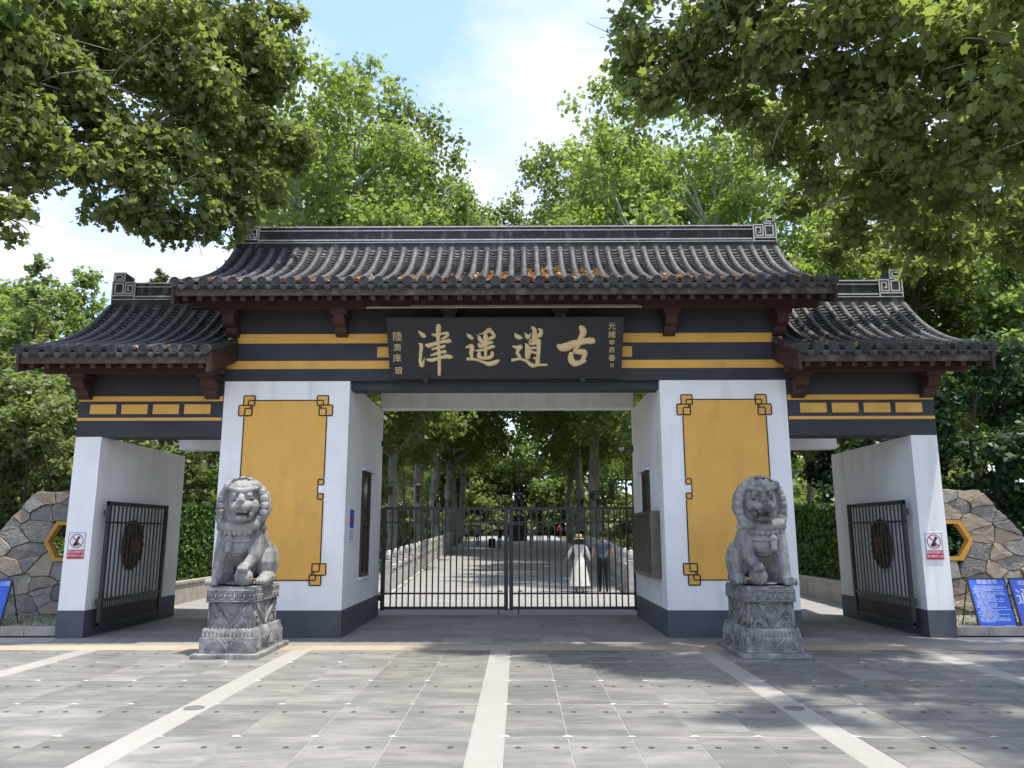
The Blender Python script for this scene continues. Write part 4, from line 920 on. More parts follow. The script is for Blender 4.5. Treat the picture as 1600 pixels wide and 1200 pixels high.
def limb(mb, p, q, r0, r1, rng, sag=.12, n=6, seg=7, jit=.012):
    p, q = Vector(p), Vector(q); L = (q - p).length; k = Vector((rng.uniform(-1, 1), rng.uniform(-1, 1), rng.uniform(-.2, 1))) * L * sag; pts, rad = [], []
    for i in range(n + 1):
        t = i / n; pts.append(p.lerp(q, t) + k * math.sin(PI * t) + Vector((rng.uniform(-1, 1), rng.uniform(-1, 1), rng.uniform(-1, 1))) * L * jit); rad.append(r0 + (r1 - r0) * t ** .8)
    mb.tube(pts, rad, seg); return pts
def tree_meshes(name, H, base, R, tr, nleaf, size, seed, nclump=26, lean=(0, 0), kind='round', shape=DIAM, cl=(.26, .38)):
    rng = random.Random(seed); cz = (base + H) / 2; hz = (H - base) / 2; cls = []
    if kind == 'round':
        t = 0
        while len(cls) < nclump and t < 6000:
            t += 1; u = rng.random() ** .8; a = rng.uniform(0, 2 * PI); w_ = .62 + .85 * u - .95 * u ** 5; r = R * w_ * rng.uniform(.3, .85) * .95
            p = Vector((r * math.cos(a) + lean[0] * .8, r * math.sin(a) + lean[1] * .8, base + (H - base) * (.06 + .86 * u)))
            if all((p - Vector(c_[:3])).length > R * .25 for c_ in cls): cls.append((p.x, p.y, p.z, R * rng.uniform(*cl)))
    else:
        for k in range(nclump):
            t = (k + .5) / nclump; z = base + (H - base) * t; rr = R * (1 - t) ** .8 * rng.uniform(.55, .8); a = k * 2.4; cls.append((rr * math.cos(a), rr * math.sin(a), z, max(.3, R * (1 - t * .82) * rng.uniform(.32, .45))))
    tb = MB(); fork = base + (H - base) * (.12 if kind == 'round' else .85); top = Vector((lean[0] * .35, lean[1] * .35, fork))
    limb(tb, (0, 0, -.15), top, tr, tr * (.72 if kind == 'round' else .15), rng, .03, 6, 9)
    mains = []
    if kind == 'round':
        for c_ in sorted(cls, key=lambda c_: -c_[3])[:6]:
            st = Vector((0, 0, -.15)).lerp(top, rng.uniform(.72, 1)); mains.append(limb(tb, st, c_[:3], tr * .5, tr * .10, rng, .10))
        for c_ in cls:
            best = min((pt for m_ in mains for pt in m_[1:5]), key=lambda pt: (pt - Vector(c_[:3])).length); limb(tb, best, c_[:3], tr * .2, tr * .04, rng, .1, 4, 5)
            for _ in range(2): limb(tb, c_[:3], Vector(c_[:3]) + Vector((rng.gauss(0, 1), rng.gauss(0, 1), rng.gauss(.2, .7))).normalized() * c_[3] * .85, tr * .05, tr * .015, rng, .1, 3, 4)
    else:
        for c_ in cls: limb(tb, (0, 0, c_[2] + .1), c_[:3], tr * .2, tr * .04, rng, .06, 3, 5)
    return tb.mesh(name + '_trunk', (0, 0, 0), True), crown(name + '_crown', cls, nleaf, size, seed, shape)
def plant_tree(name, meshes, mats, loc, rz, label, cat='tree', group=None, sc=1.0):
    t = thing(name, loc, label, cat, group, rz); t.scale = (sc, sc, sc)
    for nm, me, m in (('trunk', meshes[0], mats[0]), ('crown', meshes[1], mats[1])):
        if not me.materials: me.materials.append(m)
        put(nm, me, None, t)
    return t
# avenue of plane trees behind the gate
kinds = [tree_meshes('plane_%d' % k, 20.5, 4.8, 5.9, .30, 30000, .24, 40 + k, 48, lean=((.8, .2), (-.6, .3), (.3, -.5))[k]) for k in range(3)]
rng = random.Random(8)
for s, side in ((-1, 'left'), (1, 'right')):
    for k in range(8):
        y = 27.5 + k * 7.3 + rng.uniform(-.6, .6); x = s * ((6.5 if k < 3 else 5.6) + rng.uniform(-.3, .3))
        kk = (k + (s > 0)) % 3; hsc = rng.uniform(.95, 1.04) * (1.3 if k > 2 else 1.08 if k == 2 else .95 if k == 0 else 1.0)
        plant_tree('plane_tree', kinds[kk], (M['bark'], M['leafB']), (x, y, gz(y) - .03), rng.uniform(0, 6.28), '%s plane tree from the gate in the %s row of the avenue' % (ORD[k], side), 'tree', 'avenue plane trees', hsc)
    for k in range(7):
        y = (62 if s < 0 else 31) + k * 9 + rng.uniform(-1, 1); x = s * (14.5 + rng.uniform(-1, 1))
        plant_tree('plane_tree', kinds[(k + 2) % 3], (M['bark'], M['leafB']), (x, y, gz(y) - .03), rng.uniform(0, 6.28), '%s tree from the gate in the outer row of trees behind the %s avenue row' % (ORD[k], side), 'tree', 'outer row trees', rng.uniform(.72, .86))
# pale conifers at the left, dark evergreens at the right
con = tree_meshes('conifer', 10.6, .8, 3.0, .17, 24000, .17, 71, 46, kind='cone')
plant_tree('pale_conifer', con, (M['bark2'], M['leafC']), (-15.2, 24.0, -.05), 0.4, 'tall pale green conical tree behind the left rubble wall', 'tree')
plant_tree('pale_conifer', con, (M['bark2'], M['leafC']), (-18.6, 26.0, -.05), 2.4, 'pale green conical tree cut by the left picture edge', 'tree', None, 1.0)
plant_tree('pale_conifer', con, (M['bark2'], M['leafC']), (-13.2, 28.0, -.05), 1.4, 'pale conical tree rising behind the left wing roof ridge', 'tree', None, 1.08)
shr = tree_meshes('broadleaf', 7.0, .6, 2.9, .14, 15000, .19, 75, 22)
sh2 = tree_meshes('small_tree', 6.4, .4, 2.7, .14, 15000, .17, 77, 22)
for i, (x, y, sc, lb) in enumerate(((-11.3, 19.2, .82, 'bright leafy small tree just behind the left rubble wall'), (-13.6, 18.6, .75, 'leafy small tree at the left edge above the rubble wall'), (-10.6, 23.5, .95, 'small tree seen above the hedge in the left passage'), (-16.5, 21.0, .95, 'rounded small tree low at the left picture edge'))):
    plant_tree('small_tree', shr, (M['bark2'], M['leafC'] if i != 2 else M['leafC']), (x, y, -.05), i * 1.3, lb, 'tree', None, sc)
for i, (x, y, sc, lb) in enumerate(((11.2, 18.8, .98, 'dark evergreen tree rising beside the right wing'), (13.6, 18.2, .86, 'dark evergreen tree at the right picture edge'), (10.3, 23.0, 1.0, 'dark evergreen seen through the right passage above the hedge'), (16.0, 21.0, 1.05, 'dark evergreen far right behind the rubble wall'), (11.9, 16.9, .42, 'low dark evergreen bush behind the right rubble wall'))):
    plant_tree('evergreen_tree', sh2, (M['bark2'], M['leafD']), (x, y, -.05), i * 1.7, lb, 'tree', None, sc)
rt = tree_meshes('broad_tree', 13.5, 3.0, 4.6, .24, 26000, .22, 81, 30)
for i, (x, y, sc, lb) in enumerate(((13.0, 25.5, 1.0, 'bright leafy tree standing behind the right wing roof'), (18.5, 27.0, 1.1, 'bright leafy tree at the right edge behind the evergreens'), (-21.0, 34.0, 1.0, 'distant leafy tree between the conifers at the left'))):
    plant_tree('broadleaf_tree', rt, (M['bark2'], M['leafB']), (x, y, -.05), i * 2.1, lb, 'tree', None, sc)
# far end of the avenue and the woods at the sides: one mass each
rg = np.random.default_rng(9); cl = [(float(rg.uniform(-70, 70)), float(rg.uniform(118, 140)), float(rg.uniform(2, 15)), float(rg.uniform(3.5, 6))) for _ in range(150)] + [(float(rg.uniform(-16, 16)), float(rg.uniform(114, 124)), gz(116) + float(rg.uniform(.5, 16)), float(rg.uniform(2.5, 4))) for _ in range(90)] + [(float(rg.uniform(-24, 24)), float(rg.uniform(112, 120)), gz(116) + float(rg.uniform(0, 5)), float(rg.uniform(2, 3))) for _ in range(70)]
for s in (-1, 1): cl += [(s * float(rg.uniform(24, 40)), float(rg.uniform(30, 118)), float(rg.uniform(1.5, 11)), float(rg.uniform(3, 5))) for _ in range(60)]
tag(put('distant_woods', crown('distant_woods', cl, 160000, .75, 91), M['leafB']), 'mass of green woodland closing the far end of the avenue', 'woodland', kind='stuff')
rg = np.random.default_rng(19); cl = [(s * float(rg.uniform(8, 22)), float(rg.uniform(44, 116)), 0.6 + float(rg.uniform(.5, 2.2)), float(rg.uniform(1.2, 2.0))) for _ in range(110) for s in (-1, 1)]
tag(put('shrubbery', crown('shrubbery', cl, 50000, .34, 93, sprays=4), M['leafC']), 'low bright shrubbery filling the ground under the avenue trees', 'shrubbery', kind='stuff')
# big foreground plane trees overhanging the gate
LT = [(-7.53,11.00,9.59,1.30),(-7.14,12.00,10.43,1.40),(-6.16,12.50,10.65,1.30),(-5.42,13.50,11.22,1.30),(-4.74,14.00,11.71,0.90),(-7.21,11.00,8.59,1.20),(-6.69,12.00,9.21,1.30),(-5.97,13.00,9.83,1.30),(-4.98,13.50,10.13,1.20),(-4.37,14.00,10.72,0.80),(-7.41,11.00,7.73,1.00),(-7.02,12.00,8.15,1.10),(-6.09,12.50,8.42,1.20),(-5.39,13.50,8.95,1.20),(-4.54,14.00,9.34,0.90),(-4.17,14.50,9.20,0.50),(-6.40,12.00,7.35,0.80),(-5.68,12.50,7.46,0.90),(-5.20,13.50,7.92,0.80),(-4.61,14.00,8.34,0.70),(-5.51,13.00,6.97,0.60),(-5.09,13.50,7.29,0.45),(-7.43,11.00,7.09,0.70),(-7.09,10.50,6.16,0.50),(-6.57,12.00,6.90,0.45),(-5.96,12.50,6.88,0.50),(-9.13,11.00,9.38,1.50),(-8.71,11.00,7.84,1.30),(-7.76,12.00,12.07,1.60),(-5.97,13.00,12.92,1.60),(-4.56,14.00,13.17,0.90),(-10.5,12.5,9.5,1.6),(-11.5,11,11,1.8),(-10,13.5,12,1.8),(-12.5,13,9,1.6)]
RT = [(2.01,11.00,9.30,0.80),(2.23,11.00,8.31,0.60),(2.76,11.00,9.30,1.00),(2.92,11.00,8.42,0.70),(3.51,10.50,9.05,1.10),(3.72,11.00,8.52,0.80),(4.16,10.00,8.60,1.10),(4.48,10.50,8.00,1.00),(4.83,9.50,8.25,1.10),(5.16,10.00,7.50,1.10),(5.40,9.00,7.90,1.10),(5.74,9.50,7.11,1.00),(5.88,8.50,7.55,1.10),(6.25,9.00,6.82,1.00),(4.80,12.00,7.86,0.90),(5.73,12.00,7.63,1.00),(6.50,11.50,7.27,1.00),(7.18,11.00,7.02,1.00),(5.57,13.00,7.39,0.80),(6.56,13.00,7.15,0.90),(7.48,12.50,6.71,0.80),(8.22,12.00,6.50,0.80),(6.39,14.00,6.93,0.60),(7.58,14.00,6.80,0.60),(6.78,8.50,7.37,1.40),(7.15,9.00,6.47,1.20),(2.22,11.00,11.02,1.10),(3.91,10.00,10.26,1.30),(5.21,9.00,9.39,1.40),(8.89,11.50,6.40,1.10),(9.6,9.5,8.2,1.6),(10.5,11.5,9.5,1.8),(8.2,7.0,8.6,1.5),(6.6,5.8,9.2,1.3),(9.5,5.5,9.0,1.6),(11.5,8.5,9.5,1.8),(7.5,11,10.5,1.6),(5.0,6.8,9.6,1.0)]
def big_tree(name, label, base, hub, cls, n, seed, size):
    rng = random.Random(seed); tb = MB(); b, h = Vector(base), Vector(hub)
    limb(tb, b, h, .42, .34, rng, .02, 6, 12); mains = []
    far = sorted([q for q in cls if q[2] > hub[2] - 1.3 and q[3] > .75], key=lambda c_: -(Vector(c_[:3]) - h).length); pick = []
    for c_ in far:
        if all((Vector(c_[:3]) - Vector(q[:3])).length > 2.6 for q in pick): pick.append(c_)
        if len(pick) == 8: break
    for c_ in pick: mains.append(limb(tb, b.lerp(h, rng.uniform(.8, 1)), c_[:3], .13, .025, rng, .10, 11, 8, .02))
    for c_ in cls:
        best = min((pt for m_ in mains for pt in m_[2:9]), key=lambda pt: (pt - Vector(c_[:3])).length); limb(tb, best, c_[:3], .055, .018, rng, .1, 5, 6)
        for _ in range(5): limb(tb, c_[:3], Vector(c_[:3]) + Vector((rng.gauss(0, 1), rng.gauss(0, 1), rng.gauss(-.1, .6))).normalized() * c_[3] * .95, .014, .004, rng, .12, 3, 4)
    t = thing(name, base, label, 'tree', 'foreground plane trees'); part('trunk', tb, M['bark'], t, True)
    off = wloc(t); me = crown('crown', [(a - off.x, b_ - off.y, c_ - off.z, r) for a, b_, c_, r in cls], n, size, seed, LOBED, .85, .5, .05, 11); me.materials.append(M['leafA']); put('crown', me, None, t)
    return t
big_tree('plane_tree', 'large plane tree overhanging the left wing from the upper left corner', (-12.5, 12.0, -.05), (-12.0, 12.2, 9.0), LT, 62000, 5, .125)
big_tree('plane_tree', 'large plane tree overhanging the plaza from the upper right corner', (13.2, 9.6, -.05), (12.4, 9.8, 8.2), RT, 62000, 6, .125)
# hedges behind low retaining walls in the side passages
def hedge(s, label):
    rng = np.random.default_rng(31 + (s > 0)); n = 26000; x0, x1, y0, y1, z0, z1 = 8.15, 9.6, 17.6, 32, .5, 2.45; f = rng.random(n)
    p = np.stack([rng.uniform(x0, x1, n), rng.uniform(y0, y1, n), rng.uniform(z0, z1, n)], 1); a = f < .55; b = (f >= .55) & (f < .85); c_ = f >= .85
    p[a, 0] = x0 + np.abs(rng.normal(size=a.sum())) * .10; p[b, 2] = z1 - np.abs(rng.normal(size=b.sum())) * .10 + .06 * np.sin(p[b, 1] * 3); p[c_, 1] = y0 + np.abs(rng.normal(size=c_.sum())) * .1
    nr = rng.normal(size=(n, 3)) * .6 + np.array([0, 0, .5]); nr[a, 0] -= .8; p[:, 0] *= s; nr[:, 0] *= s
    h = thing('clipped_hedge', (s * 8.8, 24, 0), label, 'hedge', 'clipped hedges'); off = np.array(wloc(h)); me = leaf_mesh('foliage', p - off, nr, .13, rng, DIAM, rng.random(n)); me.materials.append(M['leafH']); put('foliage', me, None, h)
    part('stem_mass', MB().box(*sorted((s * (x0 + .25), s * (x1 - .1))), y0 + .2, y1 - .2, .3, z1 - .25), M['bark2'], h)
    w = thing('retaining_wall', (s * 8.05, 24, 0), 'low stained concrete retaining wall under the %s hedge' % ('left' if s < 0 else 'right'), 'wall', 'retaining walls')
    part('wall_body', MB().box(*sorted((s * 7.98, s * 8.16)), 17.3, 32, -.05, .50), M['concrete'], w); part('coping', MB().box(*sorted((s * 7.95, s * 8.19)), 17.28, 32.02, .50, .56), M['concrete'], w)
hedge(-1, 'clipped green hedge seen through the left passage'); hedge(1, 'clipped green hedge seen through the right passage')
for s, side in ((-1, 'left'), (1, 'right')):
    rg = np.random.default_rng(60 + s); cl = [(s * float(rg.uniform(8.6, 15.5)), float(rg.uniform(16.9, 17.8)), float(rg.uniform(.3, 1.5)), float(rg.uniform(.45, .7))) for _ in range(44)]
    tag(put('undergrowth', crown('undergrowth', cl, 12000, .16, 95 + s), M['leafH'] if s < 0 else M['leafD']), 'dense undergrowth behind the %s rubble wall' % side, 'undergrowth', kind='stuff')
    rg = np.random.default_rng(66 + s); cl = [(s * float(4.2 + (y - 22) * .03 + rg.uniform(.5, 1.5)), y, gz(y) + .3, float(rg.uniform(.3, .5))) for y in np.arange(23, 70, .7)]
    tag(put('border_planting', crown('border_planting', cl, 9000, .14, 97 + s), M['leafH']), 'green border planting along the %s balustrade of the avenue' % side, 'planting', kind='stuff')

# ================================================================ balustrades and lamp posts along the avenue
pm_ = MB(); pm_.box(-.09, .09, -.09, .09, 0, .95, bev=.01); pm_.lathe([(.06, .95), (.095, 1.0), (.10, 1.1), (.07, 1.2), (.01, 1.24)], seg=10); post_me = pm_.mesh('post'); post_me.materials.append(M['rail'])
pn = MB(); pn.box(-.045, .045, .09, 1.51, .08, .52); pn.box(-.06, .06, .09, 1.51, .70, .80)
for q in (.35, .8, 1.25): pn.box(-.04, .04, q - .06, q + .06, .52, .70)
for q in (.45, 1.15): pn.box(-.052, .052, q - .25, q + .25, .18, .42)
pn.box(-.12, .12, -.1, 1.6, 0, .08); panel_me = pn.mesh('rail_panel'); panel_me.materials.append(M['rail'])
for s, side in ((-1, 'left'), (1, 'right')):
    b = thing('balustrade', (s * 3.45, 22.6, 0), 'carved pale stone balustrade along the %s side of the avenue' % side, 'balustrade', 'avenue balustrades')
    for k in range(24):
        y = 22.6 + k * 1.6; x = 3.42 + (y - 22.6) * .036 + .0
        ang = -s * math.atan(.036); o = put('post', post_me, None, b, (s * (x - 3.45), y - 22.6, gz(y)), ang)
        if k < 23: put('rail_panel', panel_me, None, b, (s * (x - 3.45), y - 22.6, gz(y)), ang)
lp = thing('lamp_post', (0, 0, 0), 'x', 'lamp post', 'twin lantern lamp posts')
part('pole', MB().lathe([(.11, 0), (.11, .12), (.06, .2), (.05, 1.2), (.035, 3.4), (.03, 3.75), (.05, 3.8), (.01, 3.9)], seg=10), M['iron'], lp)
part('cross_arm', MB().tube([(-.5, 0, 3.42), (.5, 0, 3.42)], .018, 6).tube([(-.45, 0, 3.42), (-.1, 0, 3.25), (0, 0, 3.0)], .012, 6).tube([(.45, 0, 3.42), (.1, 0, 3.25), (0, 0, 3.0)], .012, 6), M['iron'], lp)
for s in (-1, 1):
    l_ = part('lantern', MB().lathe([(.03, 3.38), (.14, 3.30), (.15, 3.28), (.02, 3.279)], (s * .48, 0, 0), 6).lathe([(.05, 2.98), (.06, 3.0), (.02, 2.95)], (s * .48, 0, 0), 6), M['iron'], lp)
    part('lantern_glass', MB().lathe([(.055, 3.0), (.105, 3.28)], (s * .48, 0, 0), 6), M['glass'], lp)
for i, (x, y, lb) in enumerate(((-3.75, 27.5, 'nearest twin lantern lamp post on the left of the avenue'), (-4.25, 39, 'second twin lantern lamp post on the left of the avenue'), (-4.75, 52, 'farthest twin lantern lamp post on the left of the avenue'), (3.85, 26.4, 'nearest twin lantern lamp post on the right of the avenue'), (4.15, 36.5, 'second twin lantern lamp post on the right of the avenue'), (4.6, 48, 'farthest twin lantern lamp post on the right of the avenue'))):
    o = lp if i == 0 else copy_tree(lp); o.location = (x, y, gz(y) - .02); o['label'] = lb

# ================================================================ equestrian statue far down the avenue
SY = 84.0; st = thing('equestrian_statue', (.30, SY, gz(SY)), 'dark bronze rider on horseback on a tall pedestal in the middle of the avenue', 'statue')
pz = gz(SY)
part('pedestal', MB().box(-.55, 1.15, SY - 1.4, SY + 1.4, pz - .1, pz + 2.1, bev=.03).box(-.68, 1.28, SY - 1.55, SY + 1.55, pz + 2.1, pz + 2.35, bev=.03).box(-.50, 1.10, SY - 1.35, SY + 1.35, pz + 2.35, pz + 2.6, bev=.03), M['bronze'], st)
for k in range(5): part('gilt_character', MB().box(-.38 + k * .30, -.38 + k * .30 + .19, SY - 1.425, SY - 1.40, pz + 1.62, pz + 1.81), M['gold'], st)
b = MB(); z0 = 2.55
b.ell((0, .1, z0 + 1.25), (.36, .85, .40)); b.cap((0, -.55, z0 + 1.4), (0, -1.0, z0 + 1.95), .27, .17); b.cap((0, -1.0, z0 + 1.98), (0, -1.32, z0 + 1.72), .15, .09)
for s in (-1, 1):
    b.cap((s * .06, -.98, z0 + 2.1), (s * .08, -.96, z0 + 2.22), .04, .02); b.cap((s * .2, .75, z0 + 1.1), (s * .24, .9, z0 + .5), .2, .1); b.cap((s * .24, .9, z0 + .5), (s * .24, .8, z0 + .05), .09, .08)
    b.cap((s * .34, -.05, z0 + 1.5), (s * .42, -.3, z0 + .95), .14, .10); b.cap((s * .42, -.3, z0 + .95), (s * .42, -.15, z0 + .6), .09, .08); b.cap((s * .3, 0, z0 + 2.25), (s * .42, -.15, z0 + 1.85), .12, .09)
b.cap((.2, -.6, z0 + 1.1), (.22, -.75, z0 + .5), .15, .09); b.cap((.22, -.75, z0 + .5), (.2, -.6, z0 + .05), .08, .07); b.cap((-.2, -.65, z0 + 1.15), (-.22, -1.05, z0 + .95), .15, .1); b.cap((-.22, -1.05, z0 + .95), (-.2, -.95, z0 + .5), .09, .07)
b.cap((0, .9, z0 + 1.35), (0, 1.2, z0 + .5), .12, .1); b.cap((0, .05, z0 + 1.5), (0, .02, z0 + 2.2), .30, .32); b.ell((0, 0, z0 + 2.62), (.15, .17, .2)); b.cap((0, 0, z0 + 2.72), (0, 0, z0 + 2.95), .13, .03)
b.ell((0, .3, z0 + 1.8), (.55, .22, .75)); b.cap((-.42, -.15, z0 + 1.85), (-.3, -.5, z0 + 1.75), .08, .07); b.cap((.42, -.15, z0 + 1.85), (.5, -.35, z0 + 2.3), .08, .07)
b.cap((.46, -.38, z0 + .9), (.46, -.38, z0 + 4.0), .035, .03); b.ell((.46, -.38, z0 + 4.15), (.09, .04, .3))
me = remeshed(b, .045, 2, .5, 'rider_and_horse'); me.materials.append(M['bronze']); put('rider_and_horse', me, None, st)

# ================================================================ people
def skin_mesh(V, E, name='body', sub=2):
    """V: list of (x,y,z,r,tag); E: edges. One continuous skinned figure; faces take the tag of the nearest bone"""
    me = bpy.data.meshes.new(name); me.from_pydata([v[:3] for v in V], E, []); me.update()
    def su(o):
        m = o.modifiers.new('k', 'SKIN'); sv = o.data.skin_vertices
        if not sv: 
            pass
        for i, v in enumerate(V):
            d = o.data.skin_vertices[0].data[i]; r = v[3]; d.radius = r if hasattr(r, '__len__') else (r, r); d.use_root = (i == 0)
        m.use_smooth_shade = True; q = o.modifiers.new('s', 'SUBSURF'); q.levels = sub; q.render_levels = sub
    # skin layer is created by adding the modifier through data API
    o = bpy.data.objects.new(name, me); col.objects.link(o)
    bm = bmesh.new(); bm.from_mesh(me); bm.verts.layers.skin.verify(); bm.to_mesh(me); bm.free()
    su(o); dg = bpy.context.evaluated_depsgraph_get(); dg.update(); out = bpy.data.meshes.new_from_object(o.evaluated_get(dg)); bpy.data.objects.remove(o)
    return out
def color_faces(me, V, E, tags, mats):
    segs = [(Vector(V[a][:3]), Vector(V[b][:3]), V[b][4]) for a, b in E]
    for m in mats: me.materials.append(m)
    for p in me.polygons:
        c = p.center; best = None
        for a, b, t in segs:
            ab = b - a; u = max(0, min(1, (c - a).dot(ab) / max(ab.length_squared, 1e-9))); d = (c - (a + ab * u)).length
            if best is None or d < best[0]: best = (d, t)
        p.material_index = tags.index(best[1]); p.use_smooth = True
def figure(h=1.7, arms=None, stride=.12, hands=True, female=False, sleeve='skin'):
    """joint graph of a standing / walking person seen from any side; faces +y. arms: (elbow, wrist) per side in local coords"""
    k = h / 1.7; V, E = [], []
    def v(x, y, z, r, t, par=None):
        rr = tuple(q * k for q in r) if hasattr(r, '__len__') else r * k
        V.append((x * k, y * k, z * k, rr, t)); i = len(V) - 1
        if par is not None: E.append((par, i))
        return i
    sw = .165 if female else .195
    pel = v(0, 0, .93, (.135, .10), 'pants'); wst = v(0, .01, 1.08, (.125, .09), 'shirt', pel); chs = v(0, .0, 1.28, (.15, .105), 'shirt', wst); nk0 = v(0, -.01, 1.41, (.085, .07), 'shirt', chs); nk = v(0, 0, 1.48, .05, 'skin', nk0)
    jaw = v(0, .015, 1.55, (.066, .072), 'skin', nk); hd = v(0, .0, 1.62, (.078, .092), 'skin', jaw); tp = v(0, -.005, 1.675, (.062, .075), 'hair', hd)
    for s, (el, wr) in zip((-1, 1), arms or (((-.27, -.02, 1.1), (-.27, .06, .86)), ((.27, -.02, 1.1), (.27, .06, .86)))):
        sh = v(s * sw, -.01, 1.385, .062, 'shirt', chs); mid = v((s * sw + el[0]) / 2 + s * .02, (el[1] - .01) / 2, (1.36 + el[2]) / 2, .052, 'shirt', sh); e = v(*el, .042 if sleeve == 'skin' else .055, sleeve, mid); w = v(*wr, .028 if sleeve == 'skin' else .042, sleeve, e)
        if hands:
            d = (Vector(wr) - Vector(el)).normalized(); sd = Vector((0, 1, 0)); P0 = Vector(wr) + d * .045; pa = v(*P0, (.034, .022), 'skin', w)
            for j, (o_, L_) in enumerate(((-.03, .062), (-.01, .075), (.01, .07), (.03, .055))):
                q = P0 + d * .035 + sd * o_; f1 = v(*q, .0105, 'skin', pa); q2 = q + d * L_ * .6 + Vector((-s * .012, 0, 0)); v(*q2, .009, 'skin', f1)
            q = P0 + sd * .045 - d * .005; t1 = v(*q, .011, 'skin', pa); v(*(q + d * .04 + sd * .012), .009, 'skin', t1)
    for s, f in ((-1, stride), (1, -stride)):
        hp = v(s * .085, 0, .86, .085, 'pants', pel); kn = v(s * .09, f * .55 + .02, .49, .060, 'pants', hp); an = v(s * .09, f, .10, .042, 'pants', kn); hl = v(s * .09, f - .03, .045, .038, 'shoe', an); v(s * .10, f + .14, .03, (.040, .026), 'shoe', hl)
    return V, E
TAGS = ['pants', 'shirt', 'skin', 'hair', 'shoe']
def cloth(name, c, c2=None): return pm(name, c, c2, 14, .9, .1, 80)
def person(name, label, loc, rz, cols, h=1.7, **kw):
    V, E = figure(h, **kw); me = skin_mesh(V, E, 'body', 2 if kw.get('hands', True) else 1)
    color_faces(me, V, E, TAGS, [cols['pants'], cols['shirt'], M['skin'], M['hair'], cols['shoe']])
    t = thing(name, loc, label, 'person', None, rz); put('body', me, None, t); return t
CL = {n: cloth('cloth_' + n, c) for n, c in dict(slate=(.10, .12, .15), navy=(.015, .016, .022), white=(.74, .71, .66), red=(.40, .03, .03), grey=(.30, .30, .31), tan=(.36, .27, .19), black=(.012, .012, .013), pale=(.55, .57, .60), olive=(.16, .15, .09), shoe=(.02, .02, .02), straw=(.60, .42, .19)).items()}
# the couple just behind the gate, seen from behind, hand in hand
man = person('person', 'man in slate grey shirt and dark trousers walking away, behind the right gate bars', (2.72, 23.5, .02), 0.0, dict(pants=CL['navy'], shirt=CL['slate'], shoe=CL['shoe']), 1.74, arms=(((-.27, .0, 1.12), (-.33, .10, .90)), ((.27, -.02, 1.10), (.30, .05, .84))), stride=.06)
hm = MB(); hm.ell((0, -.02, 1.665), (.092, .108, .10), seg=14); part('hair', hm, M['hair'], man, True, off=Vector((0, 0, 0)))
wom = person('person', 'woman in long white dress and straw hat walking hand in hand with the man', (2.02, 23.5, .02), 0.0, dict(pants=M['skin'], shirt=CL['white'], shoe=CL['tan']), 1.62, female=True, sleeve='shirt', arms=(((-.30, -.03, 1.16), (-.37, .06, .99)), ((.27, .0, 1.14), (.37, .10, .95))), stride=.08)
dr = MB(); prof = [(.085, 1.36), (.135, 1.29), (.128, 1.14), (.105, 1.02), (.13, .94), (.17, .80), (.22, .50), (.27, .18)]; seg = 36; vs_ = []
for r, z in prof:
    for k in range(seg):
        a = 2 * PI * k / seg; f = 1 + (.10 * math.sin(9 * a + z * 3) * max(0, (1.0 - z))); vs_.append((r * f * math.cos(a) * 1.12, r * f * math.sin(a) * .85, z))
dr.add(vs_, [(i * seg + k, i * seg + (k + 1) % seg, (i + 1) * seg + (k + 1) % seg, (i + 1) * seg + k) for i in range(len(prof) - 1) for k in range(seg)])
put('dress', dr.mesh('dress', (0, 0, 0), True), CL['white'], wom)
put('straw_hat', MB().lathe([(.215, 1.515), (.22, 1.52), (.10, 1.548), (.10, 1.60), (.092, 1.635), (.06, 1.66), (.005, 1.667)], seg=20).mesh('straw_hat', (0, 0, 0), True), CL['straw'], wom)
put('hat_ribbon', MB().lathe([(.103, 1.545), (.104, 1.575), (.100, 1.576)], seg=20).mesh('hat_ribbon'), CL['navy'], wom)
put('hair', MB().ell((0, -.04, 1.47), (.075, .06, .13), seg=12).mesh('hair', (0, 0, 0), True), M['hair'], wom)
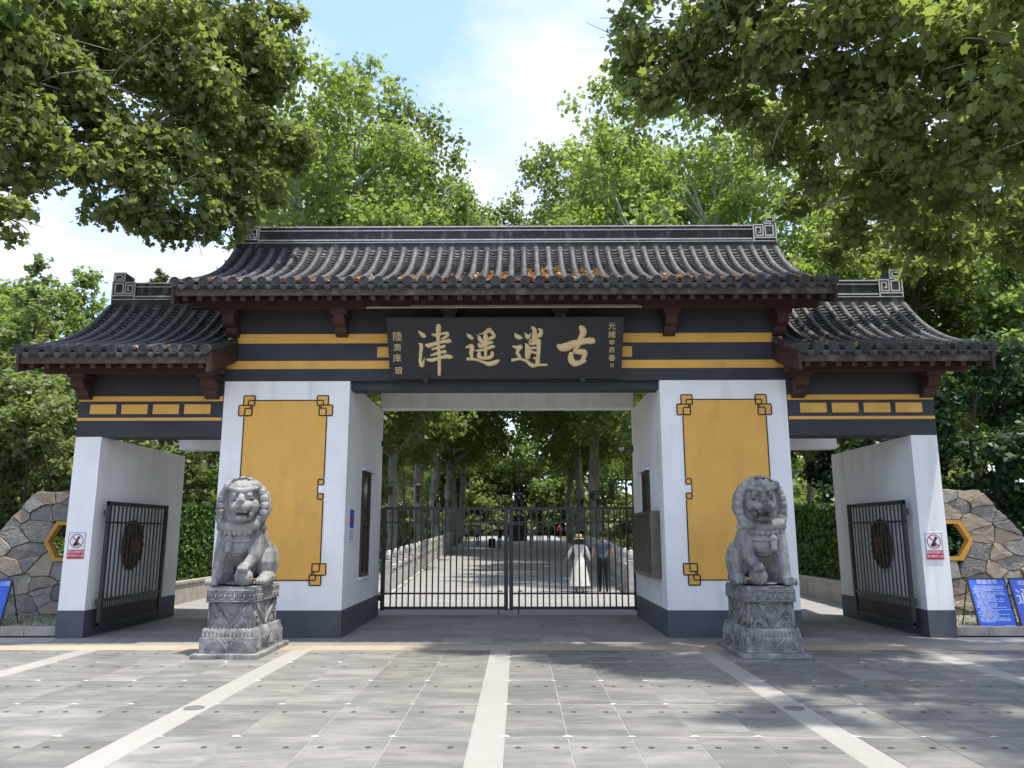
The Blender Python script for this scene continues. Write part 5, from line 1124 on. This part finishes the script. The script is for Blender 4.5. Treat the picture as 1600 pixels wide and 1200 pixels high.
far = [(-4.0, 66, .3, 'pale', 'navy', 'distant visitor in a pale shirt at the left of the avenue'), (-3.2, 67, -.4, 'grey', 'black', 'distant visitor under a white parasol at the left of the avenue'), (-1.15, 60, 3.0, 'black', 'black', 'distant visitor in black walking just left of the gate stiles'), (-.55, 61, .2, 'black', 'grey', 'distant visitor in dark top and pale trousers beside the black clad one'),
       (1.25, 61, .1, 'grey', 'tan', 'distant visitor in grey just right of the statue pedestal'), (2.3, 76, 3.1, 'olive', 'black', 'distant visitor in olive right of the statue'), (3.3, 80, .5, 'slate', 'black', 'distant visitor in slate blue right of the statue'), (5.0, 92, .0, 'red', 'black', 'distant visitor in a red top far down the avenue'), (5.9, 92, .2, 'tan', 'black', 'distant visitor in tan beside the one in red'), (4.2, 50, .2, 'black', 'slate', 'visitor in black by the right balustrade beyond the couple')]
bases = [figure(1.7, stride=q, hands=False) for q in (.16, .05)]
fm_ = [skin_mesh(*b_, 'body', 1) for b_ in bases]
for i, (x, y, rz, sh, pa, lb) in enumerate(far):
    me = fm_[i % 2].copy(); color_faces(me, *bases[i % 2], TAGS, [CL[pa], CL[sh], M['skin'], M['hair'], CL['shoe']])
    t = thing('person', (x, y, gz(y) + .01), lb, 'person', None, rz); put('body', me, None, t)
    if i == 1:
        u = thing('parasol', (x + .1, y, gz(y) + 1.0), 'open white parasol held above a distant visitor', 'parasol'); part('canopy', MB().lathe([(.5, 0), (.42, .14), (.25, .24), (.01, .3)], (x + .1, y, gz(y) + 1.75), 12), CL['white'], u); part('shaft', MB().tube([(x + .1, y, gz(y) + 1.0), (x + .1, y, gz(y) + 2.0)], .01, 5), M['iron'], u)
sc_t = thing('suitcase', (-1.75, 60, gz(60)), 'upright black suitcase standing on the avenue left of the gate stiles', 'suitcase')
part('shell', MB().box(-2.0, -1.5, 59.85, 60.15, gz(60) + .06, gz(60) + .75, bev=.03), CL['black'], sc_t); part('handle', MB().tube([(-1.88, 60.1, gz(60) + .75), (-1.88, 60.1, gz(60) + 1.0), (-1.62, 60.1, gz(60) + 1.0), (-1.62, 60.1, gz(60) + .75)], .012, 5), M['iron'], sc_t)
bpy.context.view_layer.update()
